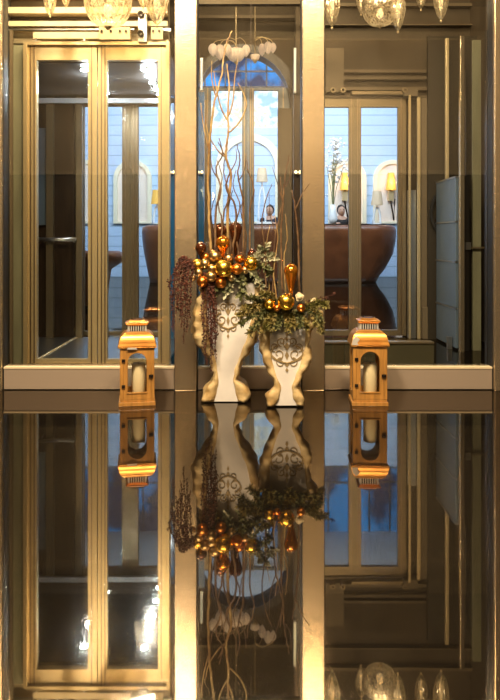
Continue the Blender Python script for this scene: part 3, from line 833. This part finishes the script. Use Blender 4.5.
    # handle ring lying on the cap
    hd = [Vector((math.cos(a) * .036, .0 + math.sin(a) * .03 - .01, zv + .064 * k)) for a in [2 * math.pi * i / 18 for i in range(19)]]
    obj('carrying_ring', tube(bmesh.new(), hd, .0022, seg=6), 'iron', rf, smooth=True)
    return t, hb, Y, W
L1 = lantern('copper-roofed wooden lantern by the left lift doors, left of the urns', 134.5, 406, R(9), .478, .185, 0)
L2 = lantern('copper-roofed wooden lantern right of the urns, roof corner worn bare', 371, 406, R(-3), .49, .185, 1)
for (t, hb, Y, W), lab, dx in ((L1, 'ivory pillar candle inside the left wooden lantern', .008), (L2, 'ivory pillar candle inside the right wooden lantern', .012)):
    c_ = thing('pillar_candle', lab, 'candle', (t.location.x + dx, t.location.y, hb + .008), 0, 'pillar candles in the lanterns')
    obj('wax', lathe(bmesh.new(), [(.036, 0), (.038, .004), (.038, .168), (.036, .174), (.030, .170), (.01, .164)], 28), 'candle', c_, smooth=True)
    obj('wick', tube(bmesh.new(), [Vector((0, 0, .16)), Vector((.001, 0, .178)), Vector((.004, 0, .184))], .0014, seg=5), 'iron', c_)

# ------------------------------------------------------------------ urns
def interp(tab, z):
    tab = sorted(tab)
    if z <= tab[0][0]: return tab[0][1]
    for (a, va), (b, vb) in zip(tab, tab[1:]):
        if z <= b:
            u = (z - a) / (b - a); u = u * u * (3 - 2 * u) * .5 + u * .5
            return va + (vb - va) * u
    return tab[-1][1]

def urn(label, Y, base_py, panelL, panelR, outL, outR, ytop, cx, seed):
    """tables map a sight-line height to an edge; the urn is a real, thick, flat-fronted vase"""
    t = thing('urn_planter', label, 'urn', (PX(cx, Y), Y, 0))
    s = Y / F
    ys = [base_py - 1 - i * (base_py - 1 - ytop) / 44 for i in range(45)]
    def xs(tab, py): return (interp(tab, py) - cx) * s
    def zf(py): return max(PZ(py, Y), 0)
    D = .20 if seed < 3 else .115
    left = [(xs(panelL, p) - .012, zf(p)) for p in ys]; right = [(xs(panelR, p) + .012, zf(p)) for p in ys]
    bm = prism(left[::-1] + right if 0 else left + right[::-1], [], .012, D)
    obj('panel', bm, 'urnwhite', t)
    for side, pt, ot in ((-1, panelL, outL), (1, panelR, outR)):
        bm = bmesh.new(); rings = []; n = 16
        for i, p in enumerate(ys):
            a, b = xs(pt, p), xs(ot, p)
            c_ = (a + b) / 2; hw = max(abs(a - b) / 2, .006); z = zf(p)
            ring = []
            for k in range(n):
                an = 2 * math.pi * k / n
                ex = math.copysign(abs(math.cos(an)) ** .7, math.cos(an)); ey = math.copysign(abs(math.sin(an)) ** .7, math.sin(an))
                v = Vector((c_ + hw * ex, D / 2 + .004 + (D / 2 + .012) * ey, z))
                nn = noise.noise(Vector((v.x * 22 + seed, v.y * 14, v.z * 26)))
                wv_ = math.sin(p * .55 + seed + side) * .003
                v.x += side * (nn * .016 + wv_) * (1 if ex * side > 0 else .35); v.y -= nn * .012
                ring.append(bm.verts.new(v))
            rings.append(ring)
        for a, b in zip(rings, rings[1:]):
            for k in range(n): bm.faces.new((a[k], a[(k + 1) % n], b[(k + 1) % n], b[k]))
        bm.faces.new(rings[0][::-1]); bm.faces.new(rings[-1])
        obj('carved_border', bm, 'urncream', t, smooth=True)
    return t, s

def scroll(bm, cx, cz, r, a0, turns, dirn, w, y, n=26):
    pts = []
    for i in range(n):
        u = i / (n - 1); rr_ = r * (1 - .82 * u); a = a0 + dirn * u * turns * 2 * math.pi
        pts.append(Vector((cx + rr_ * math.cos(a), y, cz + rr_ * math.sin(a))))
    tube(bm, pts, w, w * .6, 5)
def ornament(t, s, cx0, pc, H, Wd, yfront, Y):
    """damask stencil: crown, paired scrolls and a pendant"""
    bm = bmesh.new(); X = (pc[0] - cx0) * s; Z = PZ(pc[1], Y)
    h, w_ = H * s / 2, Wd * s / 2
    q = .0031
    for sx in (-1, 1):
        scroll(bm, X + sx * w_ * .48, Z - h * .12, w_ * .46, math.pi / 2 if sx > 0 else math.pi / 2, 1.4, -sx, q * 1.4, yfront)
        scroll(bm, X + sx * w_ * .66, Z + h * .22, w_ * .26, -math.pi / 2, 1.2, sx, q, yfront)
        scroll(bm, X + sx * w_ * .30, Z + h * .48, w_ * .26, -math.pi / 2, 1.3, sx, q * 1.2, yfront)
        scroll(bm, X + sx * w_ * .34, Z - h * .52, w_ * .28, math.pi / 2, 1.2, -sx, q, yfront)
        tube(bm, smooth_path([Vector((X, yfront, Z - h * .55)), Vector((X + sx * w_ * .5, yfront, Z - h * .42)), Vector((X + sx * w_ * .95, yfront, Z - h * .05)), Vector((X + sx * w_ * .85, yfront, Z + h * .12))], 6), q * 1.6, q * .6, 5)
        tube(bm, smooth_path([Vector((X, yfront, Z + h * .1)), Vector((X + sx * w_ * .2, yfront, Z + h * .4)), Vector((X + sx * w_ * .08, yfront, Z + h * .7))], 6), q * 1.4, q * .5, 5)
    for zc, a, b in ((.84, .10, .16), (.60, .09, .14), (.25, .14, .20), (-.18, .12, .22), (-.62, .13, .12), (-.88, .09, .12)):
        prism([(X - w_ * a, Z + h * zc), (X, Z + h * (zc - b)), (X + w_ * a, Z + h * zc), (X, Z + h * (zc + b))], [], yfront - .0012, yfront + .004, bm)
    obj('stencil_ornament', bm, 'stencil', t)

YU1, YU2 = 3.865, 3.76
u1, s1 = urn('tall white urn with carved cream edges and maroon trailing amaranth', YU1, 403,
    [(403, 216), (392, 219), (382, 220), (370, 218), (355, 216), (335, 212), (310, 209), (285, 206), (262, 204)],
    [(403, 236), (392, 233), (382, 232), (370, 234), (355, 239), (335, 246), (310, 252), (285, 254), (262, 257)],
    [(403, 201), (398, 201), (389, 205), (380, 212), (371, 212), (362, 209), (353, 202), (345, 195), (338, 192), (325, 191), (310, 194), (290, 199), (262, 197)],
    [(403, 250), (396, 251), (388, 247), (381, 239), (372, 239), (363, 243), (352, 251), (342, 257), (330, 260), (310, 260), (285, 262), (262, 265)],
    283, 226, 1.3)
u2, s2 = urn('shorter white urn with full damask stencil, in front on the right', YU2, 407,
    [(407, 276), (398, 281), (388, 282), (376, 277), (362, 273), (348, 271), (335, 271), (318, 272), (308, 272)],
    [(407, 297), (398, 292), (388, 291), (376, 295), (362, 300), (348, 304), (335, 305), (318, 307), (308, 312)],
    [(407, 267), (400, 265), (392, 270), (385, 275), (376, 270), (364, 265), (352, 261), (340, 259), (325, 261), (308, 262)],
    [(407, 304), (400, 305), (392, 302), (385, 299), (376, 304), (362, 312), (354, 313), (344, 309), (335, 311), (325, 318), (316, 323), (308, 322)],
    312, 285, 5.1)
ornament(u1, s1, 226, (228, 317), 44, 28, .010, YU1)
ornament(u2, s2, 285, (287, 352), 42, 36, .010, YU2)

# moss mounds filling the urn mouths
def mound(px0, px1, py0, py1, Y, dy, label):
    c_ = P((px0 + px1) / 2, py1, Y + dy); c_.z = PZ(py1, Y) + .001
    bm = bmesh.new(); bmesh.ops.create_icosphere(bm, subdivisions=4, radius=1)
    rx, rz_ = (px1 - px0) / 2 * Y / F, (py1 - py0) * Y / F
    for v in bm.verts:
        k = 1 + .16 * noise.noise(v.co * 5)
        v.co = Vector((v.co.x * rx * k, v.co.y * dy * 1.15 * k, max(v.co.z, 0) * rz_ * k))
    return tag(obj('moss_mound', bm, 'soil', smooth=True, loc=c_), label, 'moss')
mound(196, 260, 262, 283, YU1, .10, 'dark moss filling the mouth of the tall urn')
mound(256, 316, 301, 312, YU2, .06, 'dark moss filling the mouth of the shorter urn')

# ------------------------------------------------------------------ baubles
def bauble(px, py, rpx, Y, m, label, drop=0, group=None, name='bauble'):
    c_ = P(px, py, Y); r = rpx * 1.14 * Y / F
    t = thing(name, label, 'ornament', c_, 0, group)
    if drop:
        L = drop * Y / F
        prof = [(.06 * r, -L), (.20 * r, -L * .9), (.32 * r, -L * .65), (.62 * r, -L * .38), (.92 * r, -r * .35), (r, 0), (.93 * r, r * .4), (.7 * r, r * .72), (.35 * r, r * .95), (.12 * r, r)]
        obj('body', lathe(bmesh.new(), prof, 24), m, t, smooth=True)
    else:
        b = bmesh.new(); bmesh.ops.create_uvsphere(b, u_segments=24, v_segments=16, radius=r)
        obj('ball', b, m, t, smooth=True)
    if rpx >= 5:
        o = obj('cap', lathe(bmesh.new(), [(.22 * r, r * .95), (.22 * r, r * 1.12), (.1 * r, r * 1.15)], 12), 'goldpale', t)
        if not drop: o.rotation_euler = (R(-20 + 9 * (px % 5)), R(40 - 13 * (py % 7)), 0)
    return t
GL, GR = 'baubles heaped on the tall urn', 'baubles on the shorter urn'
for a in (
    (223.6, 268.4, 8, 3.80, 'gold', 'largest shiny gold bauble, centre of the heap on the tall urn'),
    (215, 257, 6, 3.86, 'goldpale', 'pale gold bauble just below left of the amber drop'),
    (228.5, 259, 5, 3.90, 'goldpale', 'small champagne bauble just above the largest gold bauble'),
    (239.6, 259, 4.2, 3.87, 'copper', 'small copper bauble at upper right of the heap'),
    (251, 263.6, 6.6, 3.84, 'gold', 'orange-gold bauble at the right end of the heap'),
    (237, 269, 5, 3.82, 'copper', 'copper bauble touching right of the largest gold bauble'),
    (198, 265.6, 6, 3.85, 'gold', 'yellow gold bauble at the left end of the heap'),
    (205, 264, 4.8, 3.83, 'goldpale', 'champagne bauble next to the leftmost gold bauble'),
    (211.8, 268.6, 4, 3.81, 'goldpale', 'small champagne bauble left of the largest gold bauble'),
    (198.8, 272.6, 3.8, 3.82, 'goldpale', 'small pale bauble below the leftmost gold bauble'),
    (202.4, 281.6, 5, 3.81, 'copper', 'orange copper bauble, lowest left above the trailing amaranth'),
    (211, 276.6, 5, 3.80, 'goldpale', 'champagne bauble below left of the largest gold bauble'),
    (221, 282.6, 5, 3.82, 'copper', 'copper bauble directly below the largest gold bauble'),
    (192.5, 278, 3.2, 3.84, 'goldpale', 'tiny champagne bauble at the far lower left of the heap'),
    (206, 257, 3.8, 3.90, 'copper', 'small reddish bauble under the dark bronze ornament'),
    (245, 270, 3.6, 3.84, 'goldpale', 'tiny pale bauble under the orange-gold one'),
    (231, 278, 3.4, 3.83, 'goldpale', 'tiny champagne bauble below right of the largest gold one')):
    bauble(*a, group=GL)
for a in (
    (286, 302, 7.6, 3.71, 'gold', 'largest gold bauble on the shorter urn'),
    (269.5, 304, 5, 3.72, 'gold', 'smaller gold bauble at left on the shorter urn'),
    (301, 308, 3.8, 3.71, 'copper', 'tiny copper-gold bauble at right on the shorter urn'),
    (277, 308, 3, 3.71, 'copper', 'tiny copper bauble between the two gold ones on the shorter urn')):
    bauble(*a, group=GR)
for a in (
    (223, 243, 6.5, 3.87, 'amber', 'amber drop-shaped ornament rising above the gold heap', 15),
    (220, 231, 6.2, 3.95, 'bronzeball', 'dark bronze drop ornament behind the amber one', 26),
    (235.5, 229, 6.2, 3.96, 'bronzeball', 'dark bronze drop ornament among twigs, right of the amber one', 28),
    (201, 248, 5.2, 3.92, 'bronzeball', 'dark bronze ornament at the left of the tall urn heap', 12),
    (252, 254, 4.2, 3.96, 'bronzeball', 'dark brown ornament behind the orange-gold bauble', 8),
    (291, 271, 6.4, 3.76, 'amber', 'tall amber drop ornament upright in the shorter urn', 30)):
    bauble(*a, name='drop_ornament')
for px, py, r, lab in ((299.5, 297, 4.2, 'small pale cream dried flower behind the largest bauble of the shorter urn'), (315, 303.5, 5, 'larger cream dried flower at right edge of the shorter urn')):
    b = bmesh.new(); c_ = P(px, py, 3.75)
    for k in range(14):
        a = k * 2.4; q = .25 + .75 * k / 13
        mtx = Matrix.Rotation(a, 4, 'Y') @ Matrix.Translation((0, 0, r * .0054 * q * .7)) @ Matrix.Rotation(.5, 4, 'X') @ Matrix.Diagonal((r * .0028, r * .0012, r * .0030, 1))
        bmesh.ops.create_icosphere(b, subdivisions=2, radius=1, matrix=mtx)
    bmesh.ops.create_icosphere(b, subdivisions=2, radius=r * .0042)
    tag(obj('dried_flower', b, 'ccream', smooth=True, loc=c_), lab, 'flower')

# ------------------------------------------------------------------ foliage
rl = random.Random(11)
def leafblade(bm, p, d, L, W_, mi=0):
    d = d.normalized(); up = Vector((rl.uniform(-1, 1), rl.uniform(-1, .2), rl.uniform(-.3, 1)))
    s_ = d.cross(up)
    if s_.length < .05: s_ = Vector((1, 0, 0))
    s_.normalize(); n_ = s_.cross(d)
    a = bm.verts.new(p)
    prev = None; rows = []
    for t_, w_ in ((.3, .85), (.6, 1), (.85, .55)):
        q = p + d * L * t_ + n_ * L * .18 * t_ * t_
        rows.append((bm.verts.new(q - s_ * W_ * w_ * .5 + n_ * W_ * .12), bm.verts.new(q), bm.verts.new(q + s_ * W_ * w_ * .5 + n_ * W_ * .12)))
    tip = bm.verts.new(p + d * L + n_ * L * .18)
    r0 = rows[0]
    bm.faces.new((a, r0[1], r0[0])); bm.faces.new((a, r0[2], r0[1]))
    for x, y in zip(rows, rows[1:]):
        bm.faces.new((x[0], x[1], y[1], y[0])); bm.faces.new((x[1], x[2], y[2], y[1]))
    r9 = rows[-1]; bm.faces.new((r9[0], r9[1], tip)); bm.faces.new((r9[1], r9[2], tip))
def sprig(name, path, Y, n, L, W_, m, label, cat, spread=1., group=None, dy=0.):
    pts = smooth_path([P(x, y, Y + dy * k / max(1, len(path) - 1)) for k, (x, y) in enumerate(path)], 6)
    o0 = pts[0].copy(); pts = [p - o0 for p in pts]
    t = thing(name, label, cat, o0, 0, group)
    obj('stem', tube(bmesh.new(), pts, .0022, .001, 5), 'twig', t)
    bm = bmesh.new()
    for k in range(n):
        u = (k + rl.random()) / n * (len(pts) - 1); i = min(int(u), len(pts) - 2)
        p = pts[i].lerp(pts[i + 1], u - i)
        ax = (pts[i + 1] - pts[i]).normalized()
        d = ax * .7 + Vector((rl.gauss(0, spread), rl.gauss(-.25, spread * .6), rl.gauss(0, spread)))
        leafblade(bm, p, d, L * rl.uniform(.6, 1.15), W_ * rl.uniform(.7, 1.2))
    obj('leaves', bm, m, t)
    return t
sg = 'variegated sprigs spilling from the tall urn'
for k, (path, lab) in enumerate((
    ([(236, 276), (230, 284), (226, 294)], 'variegated leaf sprig hanging over the tall urn front'),
    ([(240, 274), (243, 284), (240, 296)], 'variegated sprig hanging right of centre on the tall urn'),
    ([(248, 270), (256, 276), (262, 288)], 'variegated sprig drooping at the right rim of the tall urn'),
    ([(252, 266), (263, 266), (272, 274)], 'variegated sprig reaching right between the two urns'),
    ([(254, 260), (264, 256), (274, 258)], 'variegated sprig raised behind the orange-gold bauble'),
    ([(228, 278), (218, 287), (214, 292)], 'short variegated sprig left on the tall urn front'),
    ([(256, 258), (262, 250), (266, 246)], 'upright variegated sprig, topmost right of the tall urn'))):
    sprig('leafy_sprig', path, YU1 - .03, 60, .036, .020, 'leafpale' if k % 2 == 0 else 'leaf', lab, 'foliage', .8, sg)
rg = 'conifer sprigs around the shorter urn rim'
dirs = [([(270, 308), (256, 306), (243, 308)], 'far left, spreading toward the tall urn'), ([(268, 310), (254, 314), (241, 324)], 'lower left, drooping beside the tall urn'), ([(270, 312), (260, 322), (250, 333)], 'hanging lowest at left'),
        ([(276, 313), (269, 322), (263, 331)], 'hanging left of centre'), ([(282, 313), (279, 320), (277, 326)], 'hanging short at the centre'),
        ([(290, 313), (292, 320), (294, 326)], 'hanging short right of centre'), ([(298, 312), (304, 320), (307, 328)], 'hanging over the right shoulder'),
        ([(304, 309), (313, 311), (320, 318)], 'reaching right at the rim'), ([(308, 306), (318, 303), (327, 306)], 'pointing right, highest of the right side'),
        ([(310, 310), (318, 320), (322, 332)], 'drooping at the far right edge'), ([(264, 304), (256, 299), (248, 298)], 'raised at the upper left'), ([(276, 302), (271, 296), (262, 294)], 'raised behind the smaller gold bauble'),
        ([(262, 308), (250, 311), (239, 315)], 'longest, at the left end'),
        ([(270, 306), (262, 314), (254, 328)], 'dense and drooping beside the carved left edge'), ([(264, 306), (252, 306), (242, 316)], 'curling down at the left end'),
        ([(284, 308), (287, 318), (288, 330)], 'hanging over the top of the damask stencil'), ([(296, 309), (300, 316), (300, 326)], 'hanging beside the tiny copper bauble'),
        ([(306, 306), (314, 308), (316, 324)], 'hanging in front of the right carved flare'), ([(274, 310), (272, 318), (271, 329)], 'hanging under the smaller gold bauble')]
for k, (path, w_) in enumerate(dirs):
    sprig('evergreen_sprig', path, YU2 - .01, 190, .032, .0095, ('needle', 'leaf', 'needle')[k % 3], 'green conifer sprig on the shorter urn, ' + w_, 'foliage', .75, rg, dy=-.05)
for path, lab in (([(304, 304), (318, 300), (333, 294)], 'dark maroon feathery sprig pointing right from the shorter urn'), ([(281, 309), (290, 314), (300, 316)], 'dark maroon sprig across the front of the shorter urn')):
    sprig('maroon_sprig', path, YU2 + .02, 70, .022, .006, 'amaranth', lab, 'foliage', .6)

# amaranth strands
ag = 'maroon amaranth strands trailing from the tall urn'
ra = random.Random(5)
strands = [(193, 262, 172, 330, 0), (190, 264, 176, 312, 0), (192, 266, 181, 328, 0), (194, 268, 186, 300, 0), (190, 262, 171, 300, 0), (196, 270, 190, 318, 0),
           (196, 264, 175, 344, 1), (198, 270, 184, 343, 0), (203, 278, 203, 345, 0), (204, 280, 207, 366, 0), (206, 282, 211, 372, 0), (206, 278, 213, 352, 0), (205, 280, 216, 360, 0),
           (207, 282, 209, 340, 0), (188, 266, 178, 310, 0), (190, 268, 187, 332, 0), (186, 264, 174, 330, 0), (194, 270, 180, 320, 0), (205, 280, 212, 346, 0), (203, 276, 210, 358, 0), (204, 278, 204, 356, 0), (188, 268, 183, 316, 0), (206, 282, 215, 345, 0), (208, 284, 214, 334, 0)]
ORD = ['first', 'second', 'third', 'fourth', 'fifth', 'sixth', 'seventh', 'eighth', 'ninth', 'tenth', 'eleventh', 'twelfth', 'thirteenth', 'fourteenth']
for k, (xa, ya, xb, yb, thin) in enumerate(strands):
    Y = YU1 - .035 - .006 * (k % 4)
    top = P(xa, ya, Y + .04)
    side = (xb - xa)
    pts = [P(xa, ya, Y + .03), P(xa + side * .45, ya - 3 + ra.uniform(-2, 2), Y), P(xa + side * .85, ya + 10, Y - .01), P(xb + ra.uniform(-1.5, 1.5), (ya + yb) / 2 + 3, Y - .01), P(xb + ra.uniform(-2, 2), yb * .8 + ya * .2, Y - .005), P(xb, yb, Y)]
    pts = smooth_path(pts, 9)
    o0 = pts[0].copy(); bm = bmesh.new(); r0 = .0024 if thin else .0048
    pts = [p - o0 for p in pts]
    tube(bm, pts, r0 * .5, r0 * .3, 5)
    for i, p in enumerate(pts):
        for q in range(1 if thin else 2):
            rr_ = r0 * ra.uniform(.6, 1.45) * (1 - .5 * i / len(pts))
            pp = p + Vector((ra.gauss(0, 1), ra.gauss(0, 1), ra.gauss(0, 1.2))) * r0 * .9
            bmesh.ops.create_icosphere(bm, subdivisions=1, radius=rr_, matrix=Matrix.Translation(pp) @ Matrix.Rotation(ra.random() * 3, 4, 'Y') @ Matrix.Diagonal((1, 1, 1.7, 1)))
    tier = 0 if (xb < 195 and not thin) else 1 if xb < 195 else 2
    peers = sorted(q[2] for q in strands if (0 if (q[2] < 195 and not q[4]) else 1 if q[2] < 195 else 2) == tier)
    rank = ORD[peers.index(xb)]
    lab = ('maroon amaranth strand arching over the gold column left of the urn, %s tip from left', 'wispy thread-like maroon strand left of the tall urn, %s from left', 'long maroon strand hanging before the tall urn, %s tip from left')[tier] % rank
    tag(obj('amaranth_strand', bm, 'amaranth', smooth=True, loc=o0), lab, 'foliage', ag)

# ------------------------------------------------------------------ twigs
rt = random.Random(21)
def twig(paths, Y, r, m, label, group, base_dy=.0):
    """first path is the stem, the rest side shoots; each from its foot upward"""
    ph = rt.uniform(0, 6.28)
    def to3(path, w=1):
        out = []
        for x, y in path:
            h = (path[0][1] - y) / 150
            out.append(P(x, y, Y + .035 * math.sin(ph + h * 4) * h))
        return out
    main = smooth_path(to3(paths[0]), 6); o0 = main[0].copy()
    t = bpy.data.objects.new('tmp', None)
    bm = bmesh.new()
    for i, p in enumerate(main):
        if 0 < i < len(main) - 1: p += Vector((rt.gauss(0, .0016), rt.gauss(0, .0016), 0))
    r *= 1.7
    tube(bm, [p - o0 for p in main], r, r * .4, 6)
    o = obj('willow_twig', bm, m, smooth=True, loc=o0)
    bpy.data.objects.remove(t)
    tag(o, label, 'twig', group)
    for sp in paths[1:]:
        s3 = smooth_path(to3(sp), 6)
        near = min(main, key=lambda q: (q.x - s3[0].x) ** 2 + (q.z - s3[0].z) ** 2)
        dyy = near.y - s3[0].y
        s3 = [Vector((p.x, p.y + dyy, p.z)) - o0 for p in s3]; s3[0] = near - o0
        obj('side_shoot', tube(bmesh.new(), s3, r * .55, r * .22, 5), m, o, smooth=True)
    return o
TG, TR = 'willow twigs standing in the tall urn', 'willow twigs standing in the shorter urn'
twig([[(212, 264), (209, 218), (208, 177), (210, 136), (214, 105), (221, 78), (224, 56), (227, 42), (232, 31)], [(209, 150), (204, 128), (201, 104)], [(216, 98), (212, 80), (212, 62)]], 3.93, .0052, 'twigpale', 'tallest pale willow twig curving left then up to the top', TG)
twig([[(227, 262), (228, 204), (231, 177), (226, 156), (228, 136), (228, 112), (229, 88), (227, 64)], [(229, 134), (240, 122), (246, 108), (245, 98), (238, 84)], [(228, 118), (233, 102), (235, 78), (238, 60)], [(226, 158), (218, 151), (209, 136), (205, 118)], [(228, 122), (221, 108), (216, 86), (214, 72)]], 3.96, .0060, 'twigpale', 'thick forked willow twig at the middle of the tall urn', TG)
twig([[(232, 262), (236, 211), (226, 188), (230, 170), (223, 152), (218, 142)], [(229, 174), (236, 160), (236, 148)]], 3.92, .0044, 'twig', 'crossing willow twig forking at the middle', TG)
twig([[(215, 262), (216, 211), (221, 190), (216, 170), (222, 154), (219, 138)], [(219, 180), (212, 168), (210, 150)]], 3.90, .0044, 'twig', 'wavy brown twig left of the thick forked one', TG)
twig([[(243, 262), (243, 204), (238, 177), (240, 160), (237, 144)], [(240, 180), (245, 168), (246, 154)]], 3.94, .0042, 'twig', 'brown twig right of the thick forked one', TG)
twig([[(250, 264), (250, 211), (254, 190), (248, 170), (247, 160)]], 3.97, .0036, 'twig', 'rightmost wavy twig of the tall urn', TG)
for k, pth in enumerate(([(219, 262), (222, 225), (218, 200), (222, 178), (217, 160)], [(222, 262), (224, 214), (229, 196), (224, 172), (226, 150)],
                         [(239, 262), (236, 226), (240, 205), (233, 186), (236, 170)], [(206, 260), (212, 226), (207, 200), (209, 178)],
                         [(229, 264), (232, 230), (228, 212), (233, 190)], [(245, 264), (246, 232), (241, 212), (244, 196)],
                         [(210, 258), (214, 236), (211, 214), (215, 196)])):
    twig([pth], 3.91 + .015 * k, .0034, 'twig', 'thin short brown twig, %s of the seven thin ones in the tall urn' % ('third from left', 'fourth from left', 'second from right', 'leftmost', 'third from right', 'rightmost', 'second from left')[k], TG)
twig([[(283, 304), (281, 240), (283, 204), (284, 187), (286, 172), (289, 155)], [(283, 204), (278, 186), (272, 167)], [(285, 188), (290, 176), (291, 160)]], 3.84, .0040, 'twig', 'tallest forked twig in the shorter urn', TR)
twig([[(264, 306), (266, 262), (262, 224), (266, 200), (272, 184)]], 3.83, .0032, 'twig', 'leftmost thin twig of the shorter urn', TR)
twig([[(272, 308), (275, 240), (282, 204), (280, 177)], [(276, 234), (270, 214), (269, 192)]], 3.86, .0036, 'twig', 'brown twig with left shoot in the shorter urn', TR)
twig([[(299, 306), (299, 262), (296, 215), (292, 190)], [(296, 208), (302, 194), (309, 184)]], 3.85, .0048, 'twig', 'thick dark twig at right of the shorter urn, one shoot right', TR)
for k, pth in enumerate(([(277, 306), (274, 270), (278, 240), (275, 215)], [(287, 306), (284, 264), (287, 236), (285, 214)], [(268, 306), (269, 280), (266, 250), (270, 225)])):
    twig([pth], 3.83 + .02 * k, .0030, 'twigpale', ('short thin pale twig rising behind the smaller gold bauble', 'short thin pale twig just left of the tall amber drop', 'shortest pale twig at the left of the shorter urn')[k], TR)
